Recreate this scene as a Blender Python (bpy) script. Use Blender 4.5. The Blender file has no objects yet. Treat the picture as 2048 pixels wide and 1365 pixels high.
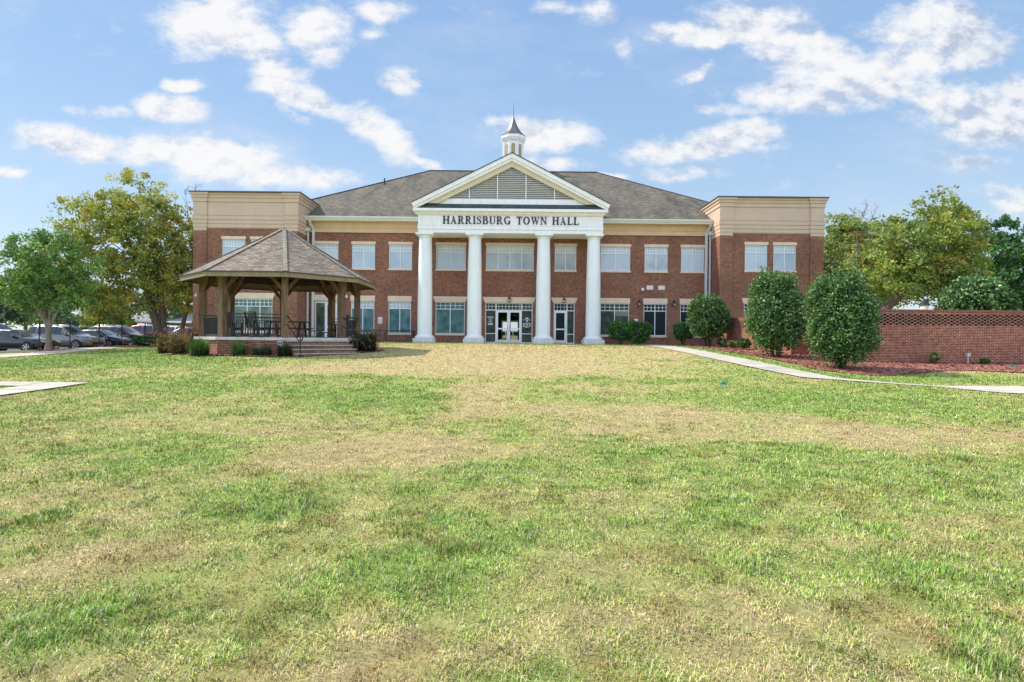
import bpy, math, random
import numpy as np
from mathutils import Vector, Matrix
random.seed(7)
RNG = np.random.default_rng(11)
scene = bpy.context.scene
col = scene.collection
PI = math.pi

scene.view_settings.view_transform = 'Standard'; scene.view_settings.look = 'None'
scene.render.engine = 'CYCLES'; scene.cycles.use_denoising = True; scene.cycles.denoiser = 'OPENIMAGEDENOISE'; scene.cycles.denoising_input_passes = 'RGB_ALBEDO_NORMAL'; scene.cycles.denoising_prefilter = 'ACCURATE'
scene.view_settings.exposure = 0; scene.view_settings.gamma = 1

# ------------------------------------------------------------------ noise / ground
def _hash(ix, iy, seed):
    h = (ix.astype(np.int64) * 374761393 + iy.astype(np.int64) * 668265263 + seed * 974634777) & 0xffffffff
    h = ((h ^ (h >> 13)) * 1274126177) & 0xffffffff
    h = h ^ (h >> 16)
    return (h & 0xffff) / 65535.0

def vnoise(x, y, seed=0):
    x = np.asarray(x, float); y = np.asarray(y, float)
    ix = np.floor(x); iy = np.floor(y)
    fx = x - ix; fy = y - iy
    fx = fx * fx * (3 - 2 * fx); fy = fy * fy * (3 - 2 * fy)
    a = _hash(ix, iy, seed); b = _hash(ix + 1, iy, seed)
    c = _hash(ix, iy + 1, seed); d = _hash(ix + 1, iy + 1, seed)
    return (a * (1 - fx) + b * fx) * (1 - fy) + (c * (1 - fx) + d * fx) * fy

def fbm(x, y, seed=0, octv=4):
    s = 0; amp = .5; tot = 0
    for o in range(octv):
        s = s + amp * vnoise(x * 2 ** o + 17.3 * o, y * 2 ** o + 9.1 * o, seed + o)
        tot += amp; amp *= .55
    return s / tot

def sstep(a, b, x):
    t = np.clip((np.asarray(x, float) - a) / (b - a), 0, 1)
    return t * t * (3 - 2 * t)

_C = np.array([(-40, -1.6), (0, -1.57), (3, -1.56), (8, -1.5), (14, -1.36), (18, -1.14), (22, -.95), (24, -.85), (28, -.67), (33, -.5), (38, -.44), (43, -.43), (60, -.45), (75, -.5), (110, -.8), (3000, -.8)])
_R = np.array([(-40, -1.6), (0, -1.57), (8, -1.52), (14, -1.42), (18, -1.37), (20, -1.27), (22, -1.1), (24.4, -.9), (28, -.7), (36, -.45), (43, -.43), (60, -.45), (110, -.8), (3000, -.8)])
_P = np.array([(-40, -1.6), (0, -1.57), (10, -1.53), (16, -1.5), (22, -1.45), (31, -1.32), (34.4, -1.22), (38, -1.0), (42, -.95), (46, -.87), (56, -.75), (80, -.8), (3000, -.8)])
_L = np.array([(-40, -1.6), (0, -1.57), (16, -1.5), (28, -1.35), (34, -1.28), (43, -1.27), (48, -1.08), (56, -.9), (80, -.9), (3000, -.8)])
def _prof(T, y):
    f = lambda q: np.interp(q, T[:, 0], T[:, 1])
    return (f(y - 1.2) + f(y - .5) + f(y + .5) + f(y + 1.2)) / 4
def gz(x, y):
    x = np.asarray(x, float); y = np.asarray(y, float)
    c = _prof(_C, y)
    wr = sstep(8, 14.5, x); wp = sstep(-12.5, -26, x); wl = sstep(-29.2, -31.5, x)
    z = c * (1 - wr) + _prof(_R, y) * wr
    z = z * (1 - wp) + _prof(_P, y) * wp
    z = z * (1 - wl) + _prof(_L, y) * wl
    return z
def g1(x, y): return float(gz(np.array([x]), np.array([y]))[0])

# ------------------------------------------------------------------ mesh helpers
class MB:
    """collects faces of one mesh; planar UVs in metres are made per face"""
    def __init__(self):
        self.v = []; self.f = []; self.sm = []
    def add(self, vs, fs, smooth=False):
        o = len(self.v)
        self.v += [tuple(p) for p in vs]
        self.f += [tuple(i + o for i in f) for f in fs]
        self.sm += [smooth] * len(fs)
        return self
    def quad(self, a, b, c, d): return self.add([a, b, c, d], [(0, 1, 2, 3)])
    def box(self, x0, x1, y0, y1, z0, z1, m=None):
        vs = [(x, y, z) for z in (z0, z1) for y in (y0, y1) for x in (x0, x1)]
        if m is not None: vs = [tuple(m @ Vector(p)) for p in vs]
        return self.add(vs, [(0, 2, 3, 1), (4, 5, 7, 6), (0, 1, 5, 4), (2, 6, 7, 3), (0, 4, 6, 2), (1, 3, 7, 5)])
    def bar(self, p, q, w, h=None, up=(0, 0, 1)):
        p = Vector(p); q = Vector(q); d = (q - p); L = d.length
        if L < 1e-6: return self
        d.normalize(); u = Vector(up)
        if abs(d.dot(u)) > .98: u = Vector((1, 0, 0))
        s = d.cross(u).normalized(); t = s.cross(d).normalized()
        h = h or w
        m = Matrix((s, d, t)).transposed().to_4x4(); m.translation = p
        return self.box(-w / 2, w / 2, 0, L, -h / 2, h / 2, m)
    def tube(self, pts, radii, n=8, caps=True, smooth=True):
        pts = [Vector(p) for p in pts]
        if not hasattr(radii, '__len__'): radii = [radii] * len(pts)
        vs = []; fs = []
        prev = None
        for i, p in enumerate(pts):
            d = (pts[min(i + 1, len(pts) - 1)] - pts[max(i - 1, 0)]).normalized()
            if prev is None:
                u = Vector((0, 0, 1)) if abs(d.z) < .9 else Vector((1, 0, 0))
                s = d.cross(u).normalized()
            else:
                s = (prev - d * prev.dot(d)).normalized()
            prev = s; t = d.cross(s)
            for k in range(n):
                a = 2 * PI * k / n
                vs.append(p + (s * math.cos(a) + t * math.sin(a)) * radii[i])
        for i in range(len(pts) - 1):
            for k in range(n):
                k2 = (k + 1) % n
                fs.append((i * n + k, i * n + k2, (i + 1) * n + k2, (i + 1) * n + k))
        self.add(vs, fs, smooth)
        if caps:
            self.add(vs[:n], [tuple(range(n - 1, -1, -1))]); self.add(vs[-n:], [tuple(range(n))])
        return self
    def lathe(self, prof, c=(0, 0, 0), n=24, a0=0., smooth=True):
        vs = []; fs = []
        for r, z in prof:
            for k in range(n):
                a = a0 + 2 * PI * k / n
                vs.append((c[0] + r * math.cos(a), c[1] + r * math.sin(a), c[2] + z))
        for i in range(len(prof) - 1):
            for k in range(n):
                k2 = (k + 1) % n
                fs.append((i * n + k, i * n + k2, (i + 1) * n + k2, (i + 1) * n + k))
        return self.add(vs, fs, smooth)
    def prism(self, poly, axis, a, b):
        """extrude 2D polygon along axis 'x','y' or 'z' from a to b"""
        def P(u, v, w):
            return {'x': (w, u, v), 'y': (u, w, v), 'z': (u, v, w)}[axis]
        n = len(poly)
        vs = [P(u, v, a) for u, v in poly] + [P(u, v, b) for u, v in poly]
        fs = [tuple(range(n - 1, -1, -1)), tuple(range(n, 2 * n))] + [(i, (i + 1) % n, n + (i + 1) % n, n + i) for i in range(n)]
        return self.add(vs, fs)
    def build(self, name, mat, parent=None, world=True):
        me = bpy.data.meshes.new(name)
        org = world_loc(parent) if (parent is not None and world) else Vector((0, 0, 0))
        vs = np.array(self.v, float).reshape(-1, 3) - np.array(org)
        me.from_pydata(vs.tolist(), [], self.f)
        me.polygons.foreach_set('use_smooth', self.sm)
        uv = me.uv_layers.new(name='UVMap')
        data = np.zeros((len(me.loops), 2)); li = 0
        wv = np.array(self.v, float).reshape(-1, 3)
        for poly in me.polygons:
            n = poly.normal; nx, ny, nz = abs(n.x), abs(n.y), abs(n.z)
            idx = [me.loops[k].vertex_index for k in poly.loop_indices]
            P = wv[idx]
            if nz > .985:
                r = P[:, :2]
            else:
                t = np.array((-n.y, n.x, 0.)); t /= (np.linalg.norm(t) + 1e-9)
                if t[0] < 0 or (abs(t[0]) < 1e-3 and t[1] < 0): t = -t
                b = np.cross(np.array(n), t); b = b if b[2] > 0 else -b
                r = np.stack([P @ t, P @ b], 1)
            data[list(poly.loop_indices)] = r
        uv.data.foreach_set('uv', data.ravel())
        me.materials.append(mat)
        o = bpy.data.objects.new(name, me); col.objects.link(o)
        if parent is not None: o.parent = parent
        return o

def world_loc(o):
    v = Vector((0, 0, 0))
    while o is not None:
        v += o.location; o = o.parent
    return v
def tag(o, label=None, cat=None, group=None, kind=None):
    for k, v in (('label', label), ('category', cat), ('group', group), ('kind', kind)):
        if v: o[k] = v
    return o
def thing(name, label, cat, loc=(0, 0, 0), rz=0, group=None):
    o = bpy.data.objects.new(name, None); col.objects.link(o)
    o.empty_display_size = .3
    o.location = loc; o.rotation_euler = (0, 0, rz)
    return tag(o, label, cat, group)
def copy_tree(o, parent=None):
    c = o.copy(); col.objects.link(c)
    if parent is not None: c.parent = parent
    for ch in [x for x in bpy.data.objects if x.parent == o]: copy_tree(ch, c)
    return c

# ------------------------------------------------------------------ materials
def newmat(name):
    m = bpy.data.materials.new(name); m.use_nodes = True
    nt = m.node_tree; nt.nodes.clear()
    out = nt.nodes.new('ShaderNodeOutputMaterial')
    b = nt.nodes.new('ShaderNodeBsdfPrincipled')
    nt.links.new(b.outputs[0], out.inputs[0])
    return m, nt, b, out
def N(nt, t, **kw):
    n = nt.nodes.new(t)
    for k, v in kw.items():
        if k in n.inputs.keys(): n.inputs[k].default_value = v
        else: setattr(n, k, v)
    return n
def ramp(nt, fac, stops):
    r = nt.nodes.new('ShaderNodeValToRGB')
    e = r.color_ramp.elements
    while len(e) < len(stops): e.new(.5)
    for i, (p, c) in enumerate(stops):
        e[i].position = p; e[i].color = (*c, 1) if len(c) == 3 else c
    nt.links.new(fac, r.inputs[0]); return r
def noise(nt, vec, scale, detail=4, rough=.55):
    n = N(nt, 'ShaderNodeTexNoise'); n.inputs['Scale'].default_value = scale
    n.inputs['Detail'].default_value = detail; n.inputs['Roughness'].default_value = rough
    if vec is not None: nt.links.new(vec, n.inputs['Vector'])
    return n
def mixc(nt, f, a, b, mode='MIX'):
    m = nt.nodes.new('ShaderNodeMix'); m.data_type = 'RGBA'; m.blend_type = mode
    for s, v in ((m.inputs[0], f), (m.inputs[6], a), (m.inputs[7], b)):
        if hasattr(v, 'is_linked') or hasattr(v, 'links'): nt.links.new(v, s)
        elif isinstance(v, (int, float)): s.default_value = v
        else: s.default_value = (*v, 1)
    return m.outputs[2]
def bump(nt, b, h, strength=.3, dist=.02):
    n = nt.nodes.new('ShaderNodeBump'); n.inputs['Strength'].default_value = strength
    n.inputs['Distance'].default_value = dist
    nt.links.new(h, n.inputs['Height']); nt.links.new(n.outputs[0], b.inputs['Normal'])
def plain(name, c, rough=.6, metal=0., var=.12, nscale=3., spec=.5, bmp=0.):
    m, nt, b, o = newmat(name)
    tc = N(nt, 'ShaderNodeTexCoord')
    n = noise(nt, tc.outputs['Object'], nscale, 5)
    d = tuple(max(0, x * (1 - var)) for x in c); e = tuple(min(1, x * (1 + var)) for x in c)
    r = ramp(nt, n.outputs[0], [(.3, d), (.7, e)])
    nt.links.new(r.outputs[0], b.inputs['Base Color'])
    b.inputs['Roughness'].default_value = rough; b.inputs['Metallic'].default_value = metal
    b.inputs['Specular IOR Level'].default_value = spec
    if bmp:
        n2 = noise(nt, tc.outputs['Object'], 40, 3); bump(nt, b, n2.outputs[0], bmp, .01)
    return m
def brick(name, c1, c2, mort, bw=.203, rh=.0677, stain=.25, offset=.5):
    m, nt, b, o = newmat(name)
    uv = N(nt, 'ShaderNodeUVMap')
    t = N(nt, 'ShaderNodeTexBrick'); nt.links.new(uv.outputs[0], t.inputs['Vector'])
    t.offset = offset
    t.inputs['Color1'].default_value = (*c1, 1); t.inputs['Color2'].default_value = (*c2, 1)
    t.inputs['Mortar'].default_value = (*mort, 1); t.inputs['Scale'].default_value = 1
    t.inputs['Mortar Size'].default_value = .006; t.inputs['Mortar Smooth'].default_value = .2
    t.inputs['Brick Width'].default_value = bw; t.inputs['Row Height'].default_value = rh
    t.inputs['Bias'].default_value = -.1
    n = noise(nt, uv.outputs[0], .45, 6, .6)
    r = ramp(nt, n.outputs[0], [(.3, (1 - stain,) * 3), (.55, (1, 1, 1)), (.75, (1.12, 1.1, 1.06))])
    c = mixc(nt, 1.0, t.outputs[0], r.outputs[0], 'MULTIPLY')
    n2 = noise(nt, uv.outputs[0], 5.5, 3, .7)
    r2 = ramp(nt, n2.outputs[0], [(.32, (.62, .62, .64)), (.68, (1.38, 1.34, 1.3))])
    c = mixc(nt, 1.0, c, r2.outputs[0], 'MULTIPLY')
    nt.links.new(c, b.inputs['Base Color']); b.inputs['Roughness'].default_value = .85
    inv = N(nt, 'ShaderNodeMath', operation='SUBTRACT'); inv.inputs[0].default_value = 1
    nt.links.new(t.outputs['Fac'], inv.inputs[1]); bump(nt, b, inv.outputs[0], .5, .008)
    return m
def shingle(name, c1, c2, dark, streak=.35):
    m, nt, b, o = newmat(name)
    uv = N(nt, 'ShaderNodeUVMap')
    t = N(nt, 'ShaderNodeTexBrick'); nt.links.new(uv.outputs[0], t.inputs['Vector'])
    t.inputs['Color1'].default_value = (*c1, 1); t.inputs['Color2'].default_value = (*c2, 1)
    t.inputs['Mortar'].default_value = (*dark, 1); t.inputs['Scale'].default_value = 1
    t.inputs['Mortar Size'].default_value = .011; t.inputs['Mortar Smooth'].default_value = .3
    t.inputs['Brick Width'].default_value = .30; t.inputs['Row Height'].default_value = .143
    mp = N(nt, 'ShaderNodeMapping'); nt.links.new(uv.outputs[0], mp.inputs[0])
    mp.inputs['Scale'].default_value = (1.0, .28, 1); mp.inputs['Rotation'].default_value = (0, 0, -.35)
    n = noise(nt, mp.outputs[0], .75, 6, .6)
    r = ramp(nt, n.outputs[0], [(.3, (1 - streak,) * 3), (.5, (.95,) * 3), (.75, (1.2, 1.18, 1.12))])
    c = mixc(nt, 1.0, t.outputs[0], r.outputs[0], 'MULTIPLY')
    n2 = noise(nt, uv.outputs[0], 6, 3)
    r2 = ramp(nt, n2.outputs[0], [(.3, (.75,) * 3), (.7, (1.25,) * 3)])
    c = mixc(nt, 1.0, c, r2.outputs[0], 'MULTIPLY')
    nt.links.new(c, b.inputs['Base Color']); b.inputs['Roughness'].default_value = .92
    bump(nt, b, t.outputs['Fac'], -.4, .01)
    return m
def wood(name, c1, c2, sc=1.):
    m, nt, b, o = newmat(name)
    tc = N(nt, 'ShaderNodeTexCoord'); mp = N(nt, 'ShaderNodeMapping')
    nt.links.new(tc.outputs['Object'], mp.inputs[0]); mp.inputs['Scale'].default_value = (6 * sc, 6 * sc, .8 * sc)
    n = noise(nt, mp.outputs[0], 2, 6, .65)
    r = ramp(nt, n.outputs[0], [(.3, c1), (.65, c2)])
    nt.links.new(r.outputs[0], b.inputs['Base Color']); b.inputs['Roughness'].default_value = .8
    bump(nt, b, n.outputs[0], .3, .01)
    return m
def attr_mat(name, rough=.6, trans=.3, spec=.3, mult=1.0):
    m, nt, b, out = newmat(name)
    a = N(nt, 'ShaderNodeAttribute', attribute_name='col')
    nt.links.new(a.outputs['Color'], b.inputs['Base Color'])
    b.inputs['Roughness'].default_value = rough; b.inputs['Specular IOR Level'].default_value = spec
    if trans:
        t = N(nt, 'ShaderNodeBsdfTranslucent')
        g = mixc(nt, 1.0, a.outputs['Color'], (1.15, 1.1, .55), 'MULTIPLY'); nt.links.new(g, t.inputs[0])
        mx = N(nt, 'ShaderNodeMixShader'); mx.inputs[0].default_value = trans
        nt.links.new(b.outputs[0], mx.inputs[1]); nt.links.new(t.outputs[0], mx.inputs[2])
        nt.links.new(mx.outputs[0], out.inputs[0])
    return m
def glassy(name, c, c2=None, rough=.04, ns=.8, spec=.8, blind=0):
    m, nt, b, o = newmat(name)
    tc = N(nt, 'ShaderNodeTexCoord')
    n = noise(nt, tc.outputs['Object'], ns, 4, .6)
    r = ramp(nt, n.outputs[0], [(.35, c), (.7, c2 or c)])
    cc = r.outputs[0]
    if blind:
        sp = N(nt, 'ShaderNodeSeparateXYZ'); nt.links.new(tc.outputs['Object'], sp.inputs[0])
        w = N(nt, 'ShaderNodeMath', operation='MULTIPLY'); w.inputs[1].default_value = 62; nt.links.new(sp.outputs[0], w.inputs[0])
        s = N(nt, 'ShaderNodeMath', operation='SINE'); nt.links.new(w.outputs[0], s.inputs[0])
        r2 = ramp(nt, s.outputs[0], [(0., (1 - blind,) * 3), (1., (1,) * 3)])
        cc = mixc(nt, 1.0, cc, r2.outputs[0], 'MULTIPLY')
    nt.links.new(cc, b.inputs['Base Color'])
    b.inputs['Roughness'].default_value = .7
    b.inputs['Specular IOR Level'].default_value = .2
    b.inputs['Coat Weight'].default_value = spec; b.inputs['Coat Roughness'].default_value = rough
    b.inputs['Coat IOR'].default_value = 1.6
    n3 = noise(nt, tc.outputs['Object'], 1.3, 2)
    bp = N(nt, 'ShaderNodeBump'); bp.inputs['Strength'].default_value = .04; bp.inputs['Distance'].default_value = .05
    nt.links.new(n3.outputs[0], bp.inputs['Height']); nt.links.new(bp.outputs[0], b.inputs['Coat Normal'])
    return m

M = {}
M['brick'] = brick('brick', (.30, .090, .048), (.135, .046, .031), (.44, .335, .24))
M['brick_wall'] = brick('brick_garden', (.36, .095, .055), (.18, .05, .034), (.66, .52, .38), stain=.35)
M['soldier'] = brick('brick_soldier', (.28, .075, .05), (.17, .05, .036), (.6, .48, .36), bw=.0677, rh=.203, offset=0.)
M['brick_step'] = brick('brick_step', (.27, .12, .085), (.12, .065, .05), (.5, .42, .33), stain=.5)
M['stucco'] = plain('stucco', (.62, .458, .345), .9, var=.06, nscale=1.2, bmp=.1)
M['stucco_dk'] = plain('stucco_groove', (.30, .235, .165), .9, var=.1)
M['fascia'] = plain('tan_fascia', (.70, .485, .30), .85, var=.07, nscale=1.5)
M['lintel'] = plain('cast_stone', (.76, .59, .45), .85, var=.08, nscale=2, bmp=.1)
M['white'] = plain('white_paint', (.86, .88, .90), .45, var=.03, nscale=1.5)
M['white_col'] = plain('white_column_paint', (.93, .915, .96), .4, var=.02, nscale=.7)
M['cream'] = plain('cream_soffit', (.66, .60, .45), .6, var=.05)
M['white_dk'] = plain('trim_groove', (.42, .44, .47), .6)
M['louver'] = plain('louver_slat', (.70, .68, .66), .55, var=.05)
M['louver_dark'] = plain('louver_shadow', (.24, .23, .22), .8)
M['frame'] = plain('window_frame', (.78, .80, .83), .4, var=.03)
M['gutter'] = plain('gutter_metal', (.72, .71, .66), .45, var=.05)
M['spout'] = plain('downspout', (.66, .67, .68), .45, var=.06)
M['cap'] = plain('parapet_cap', (.055, .065, .08), .5)
M['roof'] = shingle('roof_shingle', (.215, .185, .142), (.105, .09, .07), (.05, .043, .036), .5)
M['roof_edge'] = plain('roof_edge', (.06, .065, .07), .8)
M['skirt'] = shingle('skirt_shingle', (.08, .10, .10), (.05, .065, .07), (.03, .035, .04))
M['gaz_roof'] = shingle('gazebo_shingle', (.35, .28, .21), (.18, .14, .105), (.045, .038, .034), .3)
M['gaz_ridge'] = shingle('gazebo_ridge', (.36, .31, .25), (.27, .23, .19), (.14, .11, .09), .15)
M['timber'] = wood('weathered_timber', (.09, .05, .028), (.255, .16, .09))
M['timber_dk'] = wood('dark_timber', (.03, .015, .009), (.075, .038, .02))
M['timber_mid'] = wood('brace_timber', (.08, .04, .02), (.20, .11, .055))
M['fasciaw'] = wood('fascia_board', (.20, .145, .085), (.34, .26, .165), .5)
M['letters'] = plain('letter_black', (.012, .013, .02), .4)
M['copper'] = plain('copper_roof', (.155, .14, .142), .42, .35, var=.2, nscale=1.5)
M['cupola_vent'] = plain('cupola_louver', (.36, .30, .17), .6)
M['black'] = plain('black_metal', (.018, .019, .022), .45)
M['black_plastic'] = plain('black_furniture', (.022, .022, .025), .5)
M['concrete'] = plain('concrete', (.50, .45, .38), .9, var=.12, nscale=1.1, bmp=.15)
def concrete_mat():
    m, nt, b, o = newmat('jointed_concrete')
    tc = N(nt, 'ShaderNodeTexCoord'); uv = N(nt, 'ShaderNodeUVMap')
    t = N(nt, 'ShaderNodeTexBrick'); nt.links.new(uv.outputs[0], t.inputs['Vector']); t.offset = 0
    t.inputs['Color1'].default_value = (.63, .57, .48, 1); t.inputs['Color2'].default_value = (.56, .505, .43, 1); t.inputs['Mortar'].default_value = (.17, .15, .12, 1)
    t.inputs['Scale'].default_value = 1; t.inputs['Mortar Size'].default_value = .018; t.inputs['Brick Width'].default_value = 60; t.inputs['Row Height'].default_value = 1.5
    n = noise(nt, tc.outputs['Object'], 1.6, 6, .65); r_ = ramp(nt, n.outputs[0], [(.3, (.72, .70, .66)), (.6, (1.05, 1.05, 1.05))])
    n2 = noise(nt, tc.outputs['Object'], 30, 3); r2 = ramp(nt, n2.outputs[0], [(.3, (.86,) * 3), (.7, (1.1,) * 3)])
    c = mixc(nt, 1.0, mixc(nt, 1.0, t.outputs[0], r_.outputs[0], 'MULTIPLY'), r2.outputs[0], 'MULTIPLY')
    nt.links.new(c, b.inputs['Base Color']); b.inputs['Roughness'].default_value = .9
    return m
M['concrete'] = concrete_mat()
def trim_mat(name, c):
    m, nt, b, o = newmat(name)
    tc = N(nt, 'ShaderNodeTexCoord'); mp = N(nt, 'ShaderNodeMapping'); nt.links.new(tc.outputs['Object'], mp.inputs[0]); mp.inputs['Scale'].default_value = (3.2, 3.2, .35)
    n = noise(nt, mp.outputs[0], 1.4, 6, .65); r_ = ramp(nt, n.outputs[0], [(.28, (.88, .875, .86)), (.5, (.98, .98, .975)), (.7, (1.02,) * 3)])
    sp = N(nt, 'ShaderNodeSeparateXYZ'); nt.links.new(tc.outputs['Object'], sp.inputs[0])
    n2 = noise(nt, tc.outputs['Object'], 5, 4); ad = N(nt, 'ShaderNodeMath', operation='MULTIPLY_ADD'); nt.links.new(n2.outputs[0], ad.inputs[0]); ad.inputs[1].default_value = -.5; nt.links.new(sp.outputs[2], ad.inputs[2])
    g = N(nt, 'ShaderNodeMapRange'); nt.links.new(ad.outputs[0], g.inputs[0]); g.inputs[1].default_value = -.3; g.inputs[2].default_value = .35
    dirt = mixc(nt, g.outputs[0], (.66, .60, .50), (1, 1, 1))
    cc = mixc(nt, 1.0, mixc(nt, 1.0, c, r_.outputs[0], 'MULTIPLY'), dirt, 'MULTIPLY')
    nt.links.new(cc, b.inputs['Base Color']); b.inputs['Roughness'].default_value = .5
    return m
M['white_col'] = trim_mat('white_column_paint', (.88, .90, .93)); M['white'] = trim_mat('white_trim_paint', (.92, .90, .935))
M['slab'] = plain('slab_concrete', (.62, .61, .58), .85, var=.15, nscale=2.5)
M['asphalt'] = plain('asphalt', (.10, .10, .10), .9, var=.2, nscale=.8)
M['mulch'] = None
M['glass_up'] = glassy('glass_over_blinds', (.42, .52, .63), (.56, .66, .79), blind=.12, ns=.5)
M['glass_up2'] = glassy('glass_over_pale_blinds', (.52, .60, .71), (.65, .73, .83), blind=.16, ns=.4)
M['glass_up3'] = glassy('glass_over_half_blinds', (.28, .35, .42), (.56, .61, .68), blind=.08, ns=.8)
M['glass_tr'] = glassy('glass_transom_upper', (.44, .50, .60), (.58, .64, .74), ns=.7)
M['glass_teal'] = glassy('glass_teal', (.04, .125, .15), (.16, .27, .275), ns=1.6)  # mottled tint puts uneven reflections into the base colour
M['glass_green'] = glassy('glass_green', (.03, .042, .032), (.11, .12, .085), ns=2.0)
M['glass_dark'] = glassy('glass_dark', (.010, .014, .020), (.02, .03, .035), ns=1.)
M['glass_blind'] = glassy('glass_over_raised_blind', (.20, .24, .17), (.28, .32, .24), ns=.7)
M['glass_lit'] = glassy('glass_reflecting_wall', (.09, .13, .13), (.42, .42, .36), ns=.55)
M['leaf'] = attr_mat('leaf', .55, .35, .35)
M['holly'] = attr_mat('glossy_leaf', .48, .25, .35)
M['grass'] = attr_mat('grass_blade', .65, .35, .15)
def soft_normals(m, k):
    nt = m.node_tree; g = N(nt, 'ShaderNodeNewGeometry')
    v = N(nt, 'ShaderNodeVectorMath', operation='MULTIPLY_ADD'); nt.links.new(g.outputs['Normal'], v.inputs[0]); v.inputs[1].default_value = (1 - k,) * 3; v.inputs[2].default_value = (0, 0, k)
    n = N(nt, 'ShaderNodeVectorMath', operation='NORMALIZE'); nt.links.new(v.outputs[0], n.inputs[0])
    for b in nt.nodes:
        if b.type in ('BSDF_PRINCIPLED', 'BSDF_TRANSLUCENT'): nt.links.new(n.outputs[0], b.inputs['Normal'])
soft_normals(M['grass'], .62)
M['bark'] = plain('bark', (.16, .115, .085), .95, var=.45, nscale=9, bmp=.6)
M['bark_pale'] = plain('bark_pale', (.27, .215, .16), .95, var=.35, nscale=9, bmp=.5)
M['chips'] = attr_mat('mulch_chip', .9, 0, .1)
M['stem'] = plain('stem', (.10, .08, .045), .9)
M['chrome'] = plain('wheel_alloy', (.55, .55, .57), .3, .8)
M['tyre'] = plain('tyre', (.02, .02, .02), .8)
M['car_glass'] = glassy('car_glass', (.008, .01, .012), (.015, .02, .022), spec=1.)
M['lamp_glass'] = plain('lamp_glass', (.8, .74, .6), .3)
M['red'] = plain('tail_light', (.5, .03, .04), .3)
M['flag'] = plain('flag_green', (.01, .30, .22), .6)
M['interior'] = plain('interior', (.10, .085, .07), .9)
M['interior_floor'] = plain('interior_floor', (.22, .18, .14), .5)
M['graybox'] = plain('utility_grey', (.62, .64, .66), .5)
M['exit'] = plain('exit_green', (.03, .45, .22), .5)

def paint(name, c, metal=.3):
    m, nt, b, o = newmat(name)
    tc = N(nt, 'ShaderNodeTexCoord'); n = noise(nt, tc.outputs['Object'], 4, 2)
    r = ramp(nt, n.outputs[0], [(.3, tuple(x * .93 for x in c)), (.7, tuple(min(1, x * 1.07) for x in c))])
    nt.links.new(r.outputs[0], b.inputs['Base Color'])
    b.inputs['Roughness'].default_value = .32; b.inputs['Metallic'].default_value = metal
    b.inputs['Coat Weight'].default_value = 1; b.inputs['Coat Roughness'].default_value = .03
    return m

# mulch ground
def mulch_mat():
    m, nt, b, o = newmat('red_mulch')
    tc = N(nt, 'ShaderNodeTexCoord')
    n = noise(nt, tc.outputs['Object'], 14, 6, .75)
    r = ramp(nt, n.outputs[0], [(.3, (.16, .06, .045)), (.5, (.36, .14, .10)), (.72, (.56, .27, .20))])
    nt.links.new(r.outputs[0], b.inputs['Base Color']); b.inputs['Roughness'].default_value = .95
    bump(nt, b, n.outputs[0], .9, .05)
    return m
M['mulch'] = mulch_mat()

# ------------------------------------------------------------------ camera
cam_d = bpy.data.cameras.new('camera'); cam = bpy.data.objects.new('camera', cam_d); col.objects.link(cam)
cam_d.sensor_width = 36; cam_d.lens = 1150 / 2048 * 36
cam_d.clip_end = 6000; cam_d.clip_start = .05
pitch = math.atan(-6.5 / 1150); roll = -0.010
cam.matrix_world = (Matrix.Rotation(PI / 2 + pitch, 4, 'X') @ Matrix.Rotation(-roll, 4, 'Z'))
scene.camera = cam

# ------------------------------------------------------------------ light
sunv = Vector((-.66, .185, .728)).normalized()      # direction towards the sun
sd = bpy.data.lights.new('sun', 'SUN'); sd.energy = 4.9; sd.angle = math.radians(.5); sd.color = (1, .93, .82)
sun = bpy.data.objects.new('sun', sd); col.objects.link(sun)
sun.rotation_euler = sunv.to_track_quat('Z', 'Y').to_euler()

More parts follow.
